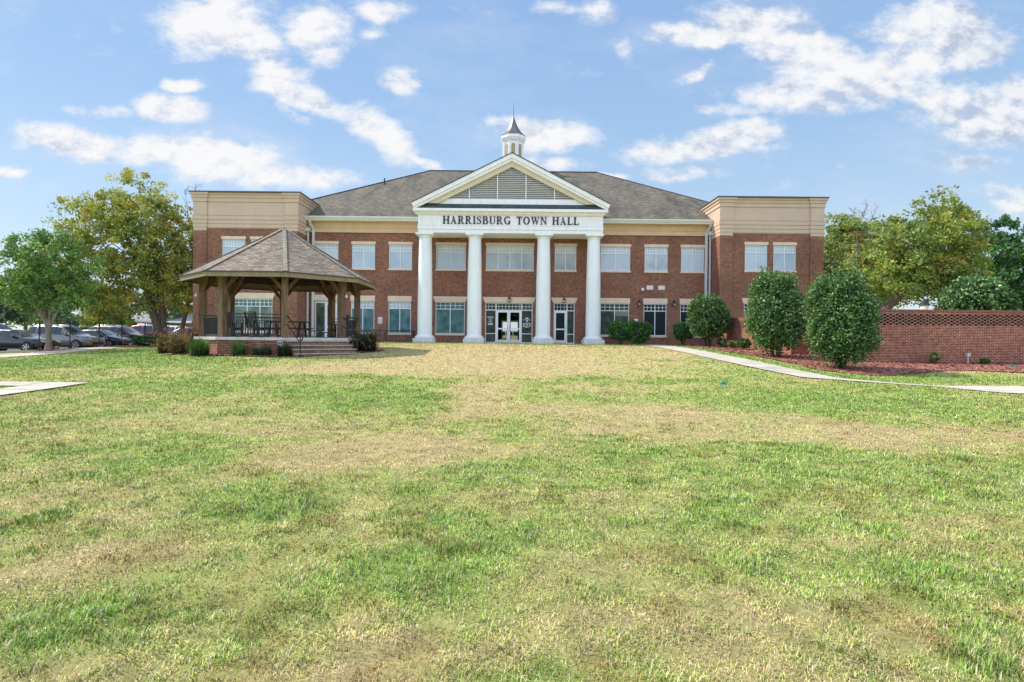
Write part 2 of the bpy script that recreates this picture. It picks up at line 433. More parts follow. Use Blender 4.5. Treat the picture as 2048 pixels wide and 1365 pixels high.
def build_world():
    w = bpy.data.worlds.new('World'); scene.world = w; w.use_nodes = True
    nt = w.node_tree; nt.nodes.clear()
    L = nt.links.new
    out = N(nt, 'ShaderNodeOutputWorld'); bg = N(nt, 'ShaderNodeBackground'); L(bg.outputs[0], out.inputs[0])
    sky = N(nt, 'ShaderNodeTexSky'); sky.sky_type = 'NISHITA'; sky.sun_disc = False
    sky.sun_elevation = math.asin(sunv.z); sky.sun_rotation = math.atan2(sunv.x, sunv.y)
    sky.air_density = 1.0; sky.dust_density = .6; sky.ozone_density = 1.6; sky.altitude = 200
    def math_(op, a, b=None, clamp=False):
        n = N(nt, 'ShaderNodeMath', operation=op); n.use_clamp = clamp
        for i, v in enumerate((a, b)):
            if v is None: continue
            if isinstance(v, (int, float)): n.inputs[i].default_value = v
            else: L(v, n.inputs[i])
        return n.outputs[0]
    tc = N(nt, 'ShaderNodeTexCoord'); sp = N(nt, 'ShaderNodeSeparateXYZ'); L(tc.outputs['Generated'], sp.inputs[0])
    x, y, z = sp.outputs
    # clouds drift on a plane far overhead; the ones in front of the hall are placed by direction
    zz = math_('MAXIMUM', math_('ADD', z, .12), .05)
    pc = N(nt, 'ShaderNodeCombineXYZ'); L(math_('DIVIDE', x, zz), pc.inputs[0]); L(math_('DIVIDE', y, zz), pc.inputs[1])
    yy = math_('MAXIMUM', y, .08)
    uv = N(nt, 'ShaderNodeCombineXYZ'); L(math_('DIVIDE', x, yy), uv.inputs[0]); L(math_('DIVIDE', z, yy), uv.inputs[1])
    front = N(nt, 'ShaderNodeMapRange'); L(y, front.inputs[0]); front.inputs[1].default_value = .25; front.inputs[2].default_value = .5
    nw = noise(nt, uv.outputs[0], 7, 3); 
    warp = N(nt, 'ShaderNodeVectorMath', operation='MULTIPLY_ADD'); L(nw.outputs['Color'], warp.inputs[0])
    warp.inputs[1].default_value = (.06, .045, 0); L(uv.outputs[0], warp.inputs[2])
    off = N(nt, 'ShaderNodeVectorMath', operation='SUBTRACT'); L(warp.outputs[0], off.inputs[0]); off.inputs[1].default_value = (.03, .0225, 0)
    wuv = off.outputs[0]
    blobs = [(430,50,120,70,1),(500,100,75,40,.9),(620,62,80,50,.8),(640,112,45,30,.6),(400,122,55,14,.5),(545,150,65,30,.9),(610,200,110,26,.9,-.35),(760,262,90,40,1,-.5),(850,322,45,12,.7,-.5),(555,190,90,22,.8,-.3),(365,175,42,15,.9),(335,222,78,30,1,-.1),(225,228,52,16,.6),(140,225,35,12,.35),(590,235,50,14,.5,-.5),(160,295,120,34,1,-.1),(300,305,120,34,.85),(450,318,130,50,1,-.05),(560,355,110,30,.9),(655,362,60,28,.8),(15,355,48,14,.8),(765,18,75,28,.7),(750,66,40,16,.55),(795,165,46,26,.85,-.4),
      (1110,22,60,18,.55),(1190,28,55,30,.65),(1250,95,28,35,.7,.5),(1080,272,110,36,1),(1110,325,75,20,.8),(1200,348,60,9,.6),(1385,140,40,14,.75,.6),(1390,62,120,24,.9,.05),(1510,42,130,38,.95,-.1),(1610,100,130,55,.95,-.2),(1560,180,130,36,.85),(1720,160,110,55,.85),(1700,60,90,22,.5,-.1),(1870,50,140,52,1),(1930,100,90,45,.9),(1390,295,140,30,1,.05),(1460,272,100,26,.9,.1),(1370,342,85,20,.85),(1495,255,50,18,.7,.2),(1980,215,130,55,.9),(2030,175,80,40,.8),(1940,312,80,20,.75),(1450,218,65,14,.5),(1530,340,25,8,.3),(1670,325,20,10,.45),(1000,250,45,18,.6),(1900,200,170,60,.55),(1990,250,110,40,.8),(1820,110,90,50,.8),(1650,200,80,30,.7),(2035,385,80,45,.6),(1900,420,90,16,.4)]
    acc = None
    for bl in blobs:
        px, py, rx, ry, wt = bl[:5]; rot = bl[5] if len(bl) > 5 else 0
        mp = N(nt, 'ShaderNodeMapping'); mp.vector_type = 'TEXTURE'
        mp.inputs['Location'].default_value = ((px - 1024) / 1150, (676 - py) / 1150, 0)
        mp.inputs['Rotation'].default_value = (0, 0, rot)
        mp.inputs['Scale'].default_value = (rx * 1.38 / 1150, ry * 1.45 / 1150, 1)
        L(wuv, mp.inputs[0])
        ln = N(nt, 'ShaderNodeVectorMath', operation='LENGTH'); L(mp.outputs[0], ln.inputs[0])
        mr = N(nt, 'ShaderNodeMapRange'); mr.interpolation_type = 'SMOOTHSTEP'; L(ln.outputs['Value'], mr.inputs[0])
        mr.inputs[1].default_value = 1.15; mr.inputs[2].default_value = .1; mr.inputs[3].default_value = 0; mr.inputs[4].default_value = min(1.1, wt * 1.15)
        acc = mr.outputs[0] if acc is None else math_('MAXIMUM', acc, mr.outputs[0])
    def cloudnoise(vec):
        n1 = noise(nt, vec, 9, 10, .62); n2 = noise(nt, vec, 34, 6, .65)
        return math_('ADD', math_('MULTIPLY', n1.outputs[0], .72), math_('MULTIPLY', n2.outputs[0], .28))
    stretch = N(nt, 'ShaderNodeMapping'); stretch.inputs['Scale'].default_value = (.85, 1.35, 1); L(uv.outputs[0], stretch.inputs[0])
    nz = cloudnoise(stretch.outputs[0])
    dens_f = math_('ADD', acc, math_('MULTIPLY', math_('SUBTRACT', nz, .5), 2.8))
    mrf = N(nt, 'ShaderNodeMapRange'); mrf.interpolation_type = 'SMOOTHSTEP'; L(dens_f, mrf.inputs[0]); mrf.inputs[1].default_value = .15; mrf.inputs[2].default_value = .98
    # everywhere else
    n3 = noise(nt, pc.outputs[0], 1.1, 8, .6)
    mrb = N(nt, 'ShaderNodeMapRange'); mrb.interpolation_type = 'SMOOTHSTEP'; L(n3.outputs[0], mrb.inputs[0]); mrb.inputs[1].default_value = .46; mrb.inputs[2].default_value = .60
    dm = N(nt, 'ShaderNodeMix'); dm.data_type = 'FLOAT'; L(front.outputs[0], dm.inputs[0]); L(mrb.outputs[0], dm.inputs[2]); L(mrf.outputs[0], dm.inputs[3])
    hz_ = N(nt, 'ShaderNodeMapping'); hz_.inputs['Scale'].default_value = (.8, 1.8, 1); hz_.inputs['Rotation'].default_value = (0, 0, .35); L(uv.outputs[0], hz_.inputs[0])
    n5 = noise(nt, hz_.outputs[0], 4.2, 8, .6); mh = N(nt, 'ShaderNodeMapRange'); mh.interpolation_type = 'SMOOTHSTEP'; L(n5.outputs[0], mh.inputs[0]); mh.inputs[1].default_value = .46; mh.inputs[2].default_value = .72; mh.inputs[4].default_value = .36
    near_c = N(nt, 'ShaderNodeMapRange'); L(acc, near_c.inputs[0]); near_c.inputs[1].default_value = 0; near_c.inputs[2].default_value = .3; near_c.inputs[3].default_value = .45
    wisp = math_('MULTIPLY', mh.outputs[0], near_c.outputs[0])
    dens = math_('MULTIPLY', math_('MAXIMUM', dm.outputs[0], wisp), .94)
    # cloud shade: greyer undersides
    up = N(nt, 'ShaderNodeVectorMath', operation='ADD'); L(stretch.outputs[0], up.inputs[0]); up.inputs[1].default_value = (-.012, .03, 0)
    nz2 = cloudnoise(up.outputs[0])
    dif = math_('SUBTRACT', nz, nz2)
    sh = N(nt, 'ShaderNodeMapRange'); L(dif, sh.inputs[0]); sh.inputs[1].default_value = -.10; sh.inputs[2].default_value = .07
    n4 = noise(nt, uv.outputs[0], 3.2, 3)
    sh2 = math_('ADD', math_('MULTIPLY', sh.outputs[0], .65), math_('MULTIPLY', n4.outputs[0], .6), True)
    east = N(nt, 'ShaderNodeMapRange'); L(x, east.inputs[0]); east.inputs[1].default_value = .15; east.inputs[2].default_value = .75; east.inputs[3].default_value = .06; east.inputs[4].default_value = -.30
    sh2 = math_('ADD', sh2, east.outputs[0], True)
    cc = ramp(nt, sh2, [(.12, (.52, .58, .72)), (.5, (.83, .86, .92)), (.8, (.98, .97, .97))])
    # blue of the sky: physical sky, a little cleaner near the horizon
    skyc = mixc(nt, 1.0, sky.outputs[0], (.118, .128, .142), 'MULTIPLY')
    gr = N(nt, 'ShaderNodeMapRange'); L(z, gr.inputs[0]); gr.inputs[1].default_value = 0; gr.inputs[2].default_value = .55
    gc = ramp(nt, gr.outputs[0], [(0, (.84, .92, .97)), (.3, (.60, .79, .97)), (.6, (.43, .65, .95)), (1, (.33, .54, .90))])
    skyc = mixc(nt, .75, skyc, gc.outputs[0])
    # sky strength raised behind the camera, added to lift the shaded front
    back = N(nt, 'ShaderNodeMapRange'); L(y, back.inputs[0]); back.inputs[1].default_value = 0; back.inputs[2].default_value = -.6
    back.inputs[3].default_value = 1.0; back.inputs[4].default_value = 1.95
    fin = mixc(nt, dens, skyc, cc.outputs[0])
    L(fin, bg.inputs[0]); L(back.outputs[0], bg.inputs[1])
build_world()

# ------------------------------------------------------------------ lawn colours
TAN = [(-.42,20.2,5.9,5.2,.9),(-.5,25.6,7.,5.5,.5),(-6.5,19.5,1.6,1.6,.5),(-1.,12.8,1.3,2.3,.8),(2.3,11.6,1.9,1.8,.75),(5.4,9.2,3.4,.85,.8),(-2.1,7.5,1.5,1.1,.85),(-2.9,3.9,.5,.5,.8),(-.4,2.7,.75,.3,.7),(.5,3.7,.6,.5,.35),(1.2,3.1,1.0,.45,.45),(-.1,5.4,.9,.6,.3),(3,33,9,8,.36),(-4,32,5,6,.34),(7.5,27,1.6,6,.4)]
GRN = [(-3.2,13.5,2.2,2.0,1.2),(3.3,16.9,3.9,.85,1.),(-4.7,16.7,3.,.6,.9),(6.7,13.2,4.6,2.3,.7),(1.2,13.8,.8,2.0,.6),(-5.2,7.3,1.1,1.1,.6),(3,6.5,2.0,1.4,.55),(-2.5,3.1,.7,.45,.6),(-.85,3.95,.6,.5,.7),(2.8,3.9,.6,.5,.5),(-18,24,5.,4.5,1.3),(-14,20.5,6,1.6,.9),(-.6,6.2,1.,.6,.4),(-2.7,5.3,.8,.6,.4),(1.9,5.2,.35,.35,.8),(-9.4,14.9,3,1.0,.7),(1.5,16.7,.9,1.2,.6),(-20,33,5,8,1.3),(14.,19.6,6,1.1,1.3),(10.6,24,1.,9,1.2),(10.7,34,1.2,9,1.2),(7.4,40.5,2.5,1.4,1.),(0,41,20,.9,.7),(-9,22.3,6,.7,.8)]
def lawn_field(x, y):
    wx = x + (fbm(x * .9, y * .9, 5) - .5) * 2.2 + (fbm(x * .25, y * .25, 8) - .5) * 3
    wy = y + (fbm(x * .9, y * .9, 6) - .5) * 2.2
    near = sstep(9, 4, y)
    wx = x + (wx - x) * (1 - .7 * near); wy = y + (wy - y) * (1 - .7 * near)
    g = .545 + .07 * np.sin(x * 3.3 + .4 * fbm(x, y, 2)) * sstep(6, 12, y) + (fbm(x * .55, y * .55, 21) - .5) * .8 + (fbm(x * 2.3, y * 2.3, 22) - .5) * 1.0 + (fbm(x * 6, y * 6, 23, 2) - .5) * .5
    for cx, cy, rx, ry, w in TAN: g = g - w * .8 * np.exp(-(((wx - cx) / rx) ** 2 + ((wy - cy) / ry) ** 2) ** 1.4)
    for cx, cy, rx, ry, w in GRN: g = g + w * .6 * np.exp(-(((wx - cx) / rx) ** 2 + ((wy - cy) / ry) ** 2) ** 1.4)
    return np.clip(g, 0, 1)
G_A = np.array([(.92, .70, .42), (.84, .75, .33), (.61, .74, .20), (.35, .60, .115)])
def lawn_color(g, t):
    """g 0 straw .. 1 green ; t random 0..1"""
    p = np.clip(g, 0, 1)[:, None] * 3
    i = np.clip(np.floor(p).astype(int), 0, 2)[:, 0]; f = p - i[:, None]
    c = G_A[i] * (1 - f) + G_A[i + 1] * f
    return c * (.50 + 1.0 * t[:, None])

def strip_xy(a, b): return list(a) + list(reversed(b))
def in_poly(x, y, poly):
    inside = np.zeros(len(x), bool); n = len(poly)
    for i in range(n):
        x0, y0 = poly[i]; x1, y1 = poly[(i + 1) % n]
        c = ((y0 > y) != (y1 > y)) & (x < (x1 - x0) * (y - y0) / ((y1 - y0) + 1e-12) + x0)
        inside ^= c
    return inside
PR_UP = [(10.9, 42.35), (10.25, 38), (10.0, 32), (9.95, 27.3), (10.1, 23.8), (10.2, 20.4), (10.36, 18.2), (10.95, 17.86), (12.16, 17.5), (12.7, 17.34), (14.4, 17.7), (20, 17.9), (32, 18.2)]
PR_LO = [(9.55, 42.35), (8.8, 38), (8.55, 32), (8.5, 27.0), (8.6, 24.0), (8.8, 20.4), (9.05, 17.9), (10.6, 17.36), (11.91, 17.14), (12.52, 17.0), (13.5, 15.6), (18, 15.2), (32, 15.2)]
PL_A = ([(-12.15, 15.0), (-12.1, 11), (-12.4, 6), (-13, 0)], [(-11.02, 15.0), (-11.15, 13), (-11.4, 8), (-11.9, 0)])
PL_B = ([(-12.15, 14.98), (-20, 15.1), (-40, 15.6)], [(-12.15, 14.2), (-20, 14.2), (-40, 14.6)])
PB = ([(-29.2, 20), (-28.9, 31), (-28.8, 36), (-28.7, 42), (-28.6, 47), (-28.5, 54)], [(-27.4, 20), (-26.9, 31), (-26.75, 36), (-26.9, 42), (-27.1, 47), (-27.2, 54)])
MU_LO = [(11.15, 42.6), (11.05, 38), (11.15, 33), (11.2, 28), (11.35, 24.5), (11.25, 21.6), (11.7, 20.4), (12.7, 20.0), (14.0, 20.6), (15.0, 21.1), (16.3, 21.8), (17.6, 21.9), (19.1, 21.6), (24, 21.6), (34, 21.6)]
MU_UP = [(14.8, 42.6), (13.7, 38), (13.7, 33), (13.7, 28.2), (13.9, 28), (15.1, 27.9), (15.15, 26), (15.15, 24.9), (15.3, 24.45), (15.8, 24.45), (16.5, 24.45), (17.6, 24.45), (19.1, 24.45), (24, 24.45), (34, 24.45)]
POLYS = [strip_xy(PR_UP, PR_LO), strip_xy(*PL_A), strip_xy(*PL_B), strip_xy(*PB), strip_xy(MU_LO, MU_UP)]
def blocked(x, y, pad=0.):
    b = np.zeros(len(x), bool)
    for p in POLYS: b |= in_poly(x, y, p)
    b |= ((x + 11.1) / 4.7) ** 2 + ((y - 27.45) / 4.15) ** 2 < 1
    b |= ((x + 28.9) / 2.3) ** 2 + ((y - 46) / 6.) ** 2 < 1
    b |= (y > 41.6) & (x > -23) & (x < 22.4)
    b |= (x < -29.0) & (y > 29)
    b |= (y > 24.4) & (x > 15.1) | (y > 28) & (x > 13.6)
    return b

def set_col(me, c, dom='POINT'):
    a = me.color_attributes.new('col', 'FLOAT_COLOR', dom)
    d = np.ones((len(c), 4), np.float32); d[:, :3] = c
    a.data.foreach_set('color', d.ravel())

def fast_mesh(name, verts, faces, mat, cols=None, parent=None, smooth=False):
    me = bpy.data.meshes.new(name)
    nv = len(verts); nf = len(faces); k = faces.shape[1]
    me.vertices.add(nv); me.vertices.foreach_set('co', np.asarray(verts, np.float32).ravel())
    me.loops.add(nf * k); me.loops.foreach_set('vertex_index', faces.astype(np.int32).ravel())
    me.polygons.add(nf); me.polygons.foreach_set('loop_start', np.arange(0, nf * k, k, dtype=np.int32))
    me.polygons.foreach_set('loop_total', np.full(nf, k, np.int32))
    if smooth: me.polygons.foreach_set('use_smooth', np.ones(nf, bool))
    me.update(calc_edges=True)
    if cols is not None: set_col(me, cols)
    me.materials.append(mat)
    o = bpy.data.objects.new(name, me); col.objects.link(o)
    if parent is not None: o.parent = parent
    return o

# ground: one sheet to the horizon
def grid_ground():
    xs = np.concatenate([[-2500, -1200, -600, -300, -160, -100, -70, -55], np.arange(-44, 40.01, .3), [48, 60, 80, 120, 200, 400, 900, 2500]])
    ys = np.concatenate([[-600, -200, -80, -40, -15], np.arange(-4, 58, .3), [62, 70, 85, 110, 160, 250, 400, 800, 1600, 3500]])
    X, Y = np.meshgrid(xs, ys); x = X.ravel(); y = Y.ravel()
    z = gz(x, y) + (fbm(x * .7, y * .7, 3) - .5) * .05 * sstep(60, 40, y)
    near = (fbm(x * 3, y * 3, 4) - .5) * .03
    z = z + near * sstep(25, 10, y)
    nx, ny = len(xs), len(ys)
    i = np.arange(nx - 1); j = np.arange(ny - 1); I, J = np.meshgrid(i, j)
    a = (J * nx + I).ravel(); f = np.stack([a, a + 1, a + nx + 1, a + nx], 1)
    g = lawn_field(x, y); g = np.where(y > 80, .75, g)
    c = lawn_color(.22 + .56 * g, np.full(len(g), .5)) * (.66 + .08 * sstep(6, 26, y))[:, None]  # ground darkened under the blades, shade between them put into the colour
    m, nt, b, o = newmat('lawn_ground')
    at = N(nt, 'ShaderNodeAttribute', attribute_name='col')
    tc = N(nt, 'ShaderNodeTexCoord')
    n1 = noise(nt, tc.outputs['Object'], 45, 8, .8); n2 = noise(nt, tc.outputs['Object'], 5, 4, .6)
    r1 = ramp(nt, n1.outputs[0], [(.3, (.45, .42, .38)), (.5, (.92, .92, .9)), (.7, (1.3, 1.25, 1.15))])
    r2 = ramp(nt, n2.outputs[0], [(.35, (.8, .8, .8)), (.65, (1.15, 1.12, 1.1))])
    c1 = mixc(nt, 1.0, at.outputs['Color'], r1.outputs[0], 'MULTIPLY'); c2 = mixc(nt, 1.0, c1, r2.outputs[0], 'MULTIPLY')
    nt.links.new(c2, b.inputs['Base Color']); b.inputs['Roughness'].default_value = .95; b.inputs['Specular IOR Level'].default_value = .1
    bump(nt, b, n1.outputs[0], .8, .04)
    ob = fast_mesh('ground', np.stack([x, y, z], 1), f, m, c, smooth=True)
    tag(ob, kind='structure')
grid_ground()

def drape(name, A, B, mat, dz=.03, nu=10, dens=.5, kind='structure', thick=0.):
    """sheet between two edge lines with as many points, laid on the ground"""
    rows = []
    for i in range(len(A) - 1):
        L_ = max(math.dist(A[i], A[i + 1]), math.dist(B[i], B[i + 1]))
        n = max(1, int(L_ / dens))
        for k in range(n + (1 if i == len(A) - 2 else 0)):
            t = k / n
            rows.append((np.array(A[i]) * (1 - t) + np.array(A[i + 1]) * t, np.array(B[i]) * (1 - t) + np.array(B[i + 1]) * t))
    pts = []
    for a, b in rows:
        for k in range(nu + 1): pts.append(a + (b - a) * k / nu)
    P = np.array(pts); z = gz(P[:, 0], P[:, 1]) + dz
    mb = MB(); mb.v = [(p[0], p[1], q) for p, q in zip(P, z)]
    w = nu + 1
    for r in range(len(rows) - 1):
        for k in range(nu):
            a = r * w + k
            q = (a, a + 1, a + w + 1, a + w)
            p0, p1, p2 = (np.array(mb.v[i]) for i in q[:3])
            if np.cross(p1 - p0, p2 - p0)[2] < 0: q = q[::-1]
            mb.f.append(q); mb.sm.append(True)
    return tag(mb.build(name, mat), kind=kind)
drape('path', PR_UP, PR_LO, M['concrete'])
drape('path', *PL_A, M['concrete']); drape('path', *PL_B, M['concrete'], dz=.034)
drape('path', *PB, M['concrete'])
drape('mulch_bed', MU_LO, MU_UP, M['mulch'], dz=.035, nu=14)
def ellipse_sheet(name, cx, cy, rx, ry, mat, dz):
    mb = MB(); n = 40; vs = [(cx, cy)]; 
    for r in (.35, .7, 1.):
        for k in range(n):
            a = 2 * PI * k / n; rr = r * (1 + (.05 * math.sin(5 * a + 1) if r == 1 else 0)); vs.append((cx + rx * rr * math.cos(a), cy + ry * rr * math.sin(a)))
    mb.v = [(x, y, g1(x, y) + dz) for x, y in vs]
    for k in range(n): mb.f.append((0, 1 + k, 1 + (k + 1) % n))
    for r in range(2):
        for k in range(n):
            a = 1 + r * n + k; b = 1 + r * n + (k + 1) % n; mb.f.append((a, a + n, b + n, b))
    mb.sm = [True] * len(mb.f)
    return tag(mb.build(name, mat), kind='structure')
ellipse_sheet('mulch_bed', -11.1, 27.45, 4.7, 4.15, M['mulch'], .035)
ellipse_sheet('mulch_bed', -28.9, 46, 2.3, 6., M['mulch'], .045)
ellipse_sheet('mulch_bed', -29.6, 36.6, 1.0, 2.2, M['mulch'], .05)
# parking lot
drape('parking_lot', [(-31.2, 31), (-31.2, 60), (-31.2, 75)], [(-75, 31), (-75, 60), (-75, 75)], M['asphalt'], dz=.03, nu=12, dens=2)
kb = MB()
for i in range(28):
    y0 = 31 + i; kb.box(-31.2, -31.02, y0 + .01, y0 + 1, g1(-31.1, y0) - .1, g1(-31.1, y0) + .15)
tag(kb.build('kerb', M['concrete']), kind='structure')
# paved apron along the hall
ap = MB(); ap.box(-22, 22, 40.4, 43.1, -.7, -.415)
tag(ap.build('pavement', M['slab']), kind='structure')

# ------------------------------------------------------------------ grass
def grass():
    V = []; C = []
    for zi in range(1):
        n = 1200000; u = RNG.random(n); q = .28
        y = (1.9 ** q + u * (42 ** q - 1.9 ** q)) ** (1 / q)
        x = (RNG.random(n) * 2 - 1) * (y * .93 + 1.0)
        h = .030 + .0006 * y; w = .0024 + .00095 * y
        # clumping
        cl = fbm(x * 9, y * 9, 31, 2)
        keep = (RNG.random(n) < .45 + .9 * sstep(.35, .65, cl)) & ~blocked(x, y)
        x = x[keep]; y = y[keep]; cl = cl[keep]; h = h[keep]; w = w[keep]; n = len(x)
        g = lawn_field(x, y); tuft = sstep(.62, .78, fbm(x * 3.1, y * 3.1, 41, 3)) * sstep(.3, .6, g)
        dead = sstep(.60, .70, fbm(x * 2.4 + 50, y * 2.4, 43, 3))
        gb = np.clip(g + (RNG.random(n) - .5) * .8 * sstep(40, 12, y) + (fbm(x * 14, y * 14, 47, 2) - .5) * .55 + tuft * .25, 0, 1)
        t = RNG.random(n)
        c = lawn_color(gb, t)
        straw = RNG.random(n) < .16
        c[straw] = np.array((.92, .80, .58)) * (.8 + .4 * t[straw, None])
        c = c * (1 - .35 * dead[:, None] * np.array((.6, .9, 1.))[None])
        c = c * (.9 + .35 * (fbm(x * 6, y * 6, 61, 2) - .5) * 2)[:, None]
        hh = h * (.45 + RNG.random(n) * .9) * (1 + .3 * tuft) * (.75 + .5 * gb)
        ww = w * (.6 + .8 * RNG.random(n))
        a = RNG.random(n) * 2 * PI; lean = (.3 + RNG.random(n) * 1.25) * np.where(gb < .45, 1.2, .85) * (1 - .35 * tuft)
        dx = np.cos(a); dy = np.sin(a)
        z = gz(x, y) - .006 + (fbm(x * .7, y * .7, 3) - .5) * .05 + (fbm(x * 3, y * 3, 4) - .5) * .03 * sstep(25, 10, y)
        b0 = np.stack([x - dy * ww / 2, y + dx * ww / 2, z], 1); b1 = np.stack([x + dy * ww / 2, y - dx * ww / 2, z], 1)
        s1 = np.sin(lean * .55); c1 = np.cos(lean * .55); s2 = np.sin(lean * 1.35); c2 = np.cos(lean * 1.35)
        mx = np.stack([x + dx * s1 * hh * .55, y + dy * s1 * hh * .55, z + c1 * hh * .55], 1)
        sd_ = np.stack([-dy * ww * .4, dx * ww * .4, np.zeros(n)], 1)
        tip = mx + np.stack([dx * s2 * hh * .55, dy * s2 * hh * .55, c2 * hh * .55], 1)
        V.append(np.stack([b0, b1, mx - sd_, mx + sd_, tip], 1).reshape(-1, 3))
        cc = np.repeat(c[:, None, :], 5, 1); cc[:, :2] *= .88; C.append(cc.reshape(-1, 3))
    V = np.concatenate(V); C = np.concatenate(C); n = len(V) // 5
    b = np.arange(n)[:, None] * 5
    # two faces a blade: quad as two tris + tip tri
    T = np.concatenate([b + np.array([[0, 1, 2]]), b + np.array([[0, 2, 3]]), b + np.array([[3, 2, 4]])], 0)
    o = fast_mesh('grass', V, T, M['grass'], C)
    tag(o, 'short patchy lawn of green and straw coloured grass blades', 'grass', kind='stuff')
if not globals().get("NOGRASS"): grass()

def chips():
    n = 26000
    x = RNG.random(n) * 26 + 11; y = RNG.random(n) * 23 + 19.8
    k = in_poly(x, y, strip_xy(MU_LO, MU_UP)) & (x < 24); x1, y1 = x[k], y[k]
    n2 = 6000; a = RNG.random(n2) * 2 * PI; r = np.sqrt(RNG.random(n2)) * .98
    x2 = -11.1 + 4.6 * r * np.cos(a); y2 = 27.45 + 4.1 * r * np.sin(a)
    x = np.concatenate([x1, x2]); y = np.concatenate([y1, y2]); n = len(x)
    z = gz(x, y) + .045 + RNG.random(n) * .02
    c = np.array((.36, .15, .105)) * (.35 + 1.1 * RNG.random((n, 1))) + RNG.random((n, 3)) * .03
    a = RNG.random(n) * 2 * PI; L_ = .03 + .05 * RNG.random(n); w = .012 + .02 * RNG.random(n)
    d = np.stack([np.cos(a), np.sin(a), (RNG.random(n) - .5) * .8], 1); s = np.stack([-np.sin(a), np.cos(a), (RNG.random(n) - .5) * .8], 1)
    P = np.stack([x, y, z], 1)
    V = np.stack([P - d * L_[:, None] - s * w[:, None], P + d * L_[:, None] - s * w[:, None], P + d * L_[:, None] + s * w[:, None], P - d * L_[:, None] + s * w[:, None]], 1).reshape(-1, 3)
    F = np.arange(n * 4).reshape(-1, 4)
    tag(fast_mesh('mulch_chips', V, F, M['chips'], np.repeat(c, 4, 0)), 'loose red brown wood chips scattered over the planting beds', 'mulch', kind='stuff')
chips()

# ================================================================== TOWN HALL
W0 = 43.0      # plane of the main brick front
GB = -.44
hall = thing('town_hall', 'long two storey red brick town hall with a white columned portico and grey hip roof', 'town hall', (-.2, W0, GB))

def wall_grid(mb, x0, x1, z0, z1, y, holes, depth=.12):
    xs = sorted({x0, x1, *[h[0] for h in holes], *[h[1] for h in holes]}); zs = sorted({z0, z1, *[h[2] for h in holes], *[h[3] for h in holes]})
    xs = [v for v in xs if x0 <= v <= x1]; zs = [v for v in zs if z0 <= v <= z1]
    for a, b in zip(xs, xs[1:]):
        for c, d in zip(zs, zs[1:]):
            mx, mz = (a + b) / 2, (c + d) / 2
            if any(h[0] < mx < h[1] and h[2] < mz < h[3] for h in holes): continue
            mb.quad((a, y, c), (b, y, c), (b, y, d), (a, y, d))
    for a, b, c, d in holes:
        yb = y + depth
        mb.quad((a, y, c), (a, yb, c), (a, yb, d), (a, y, d)); mb.quad((b, yb, c), (b, y, c), (b, y, d), (b, yb, d))
        mb.quad((a, y, d), (a, yb, d), (b, yb, d), (b, y, d)); mb.quad((a, yb, c), (a, y, c), (b, y, c), (b, yb, c))

def window(x0, x1, z0, z1, y, lights, ztr, kind, lint, sill=True, flare=0., cols=4, glass=None, glass_tr=None, label=None, lz=None):
    """frame is the part; pane, transom_pane, lintel and sill hang under it. z0/z1 opening, ztr transom bar"""
    yf = y + .05
    f = MB(); fw = .055
    f.box(x0, x1, yf, yf + .06, z0, z0 + fw); f.box(x0, x1, yf, yf + .06, z1 - fw, z1)
    f.box(x0, x0 + fw, yf, yf + .06, z0 + fw, z1 - fw); f.box(x1 - fw, x1, yf, yf + .06, z0 + fw, z1 - fw)
    f.box(x0 + fw, x1 - fw, yf + .002, yf + .058, ztr - .03, ztr + .03)
    wl = (x1 - x0) / lights
    for i in range(1, lights):
        xx = x0 + i * wl
        f.box(xx - .03, xx + .03, yf + .001, yf + .059, z0 + fw, ztr - .03); f.box(xx - .03, xx + .03, yf + .001, yf + .059, ztr + .03, z1 - fw)
    zm = (ztr + z1) / 2; t = .017
    for i in range(lights):
        a = x0 + i * wl
        for k in range(1, cols):
            xx = a + wl * k / cols; f.box(xx - t, xx + t, yf + .02, yf + .05, ztr + .03, z1 - fw)
    f.box(x0 + fw, x1 - fw, yf + .022, yf + .048, zm - t, zm + t)
    wnd = f.build('window', M['frame'], hall)
    if label: wnd['label'] = label
    g = MB(); g.quad((x0 + .02, yf + .035, z0 + .02), (x1 - .02, yf + .035, z0 + .02), (x1 - .02, yf + .035, ztr), (x0 + .02, yf + .035, ztr))
    g.build('pane', glass or M['glass_up'], wnd)
    g = MB(); g.quad((x0 + .02, yf + .035, ztr), (x1 - .02, yf + .035, ztr), (x1 - .02, yf + .035, z1 - .02), (x0 + .02, yf + .035, z1 - .02))
    g.build('transom_pane', glass_tr or M['glass_tr'], wnd)
    if lint:
        l = MB(); fl = flare
        l.prism([(x0 - .05, z1), (x1 + .05, z1), (x1 + .05 + fl, z1 + lint), (x0 - .05 - fl, z1 + lint)], 'y', y - .035, y + .10)
        l.build('lintel', M['lintel'], wnd)
    if sill:
        s = MB(); s.box(x0 - .04, x1 + .04, y - .06, y + .10, z0 - .125, z0); s.build('sill', M['lintel'], wnd)
    return wnd

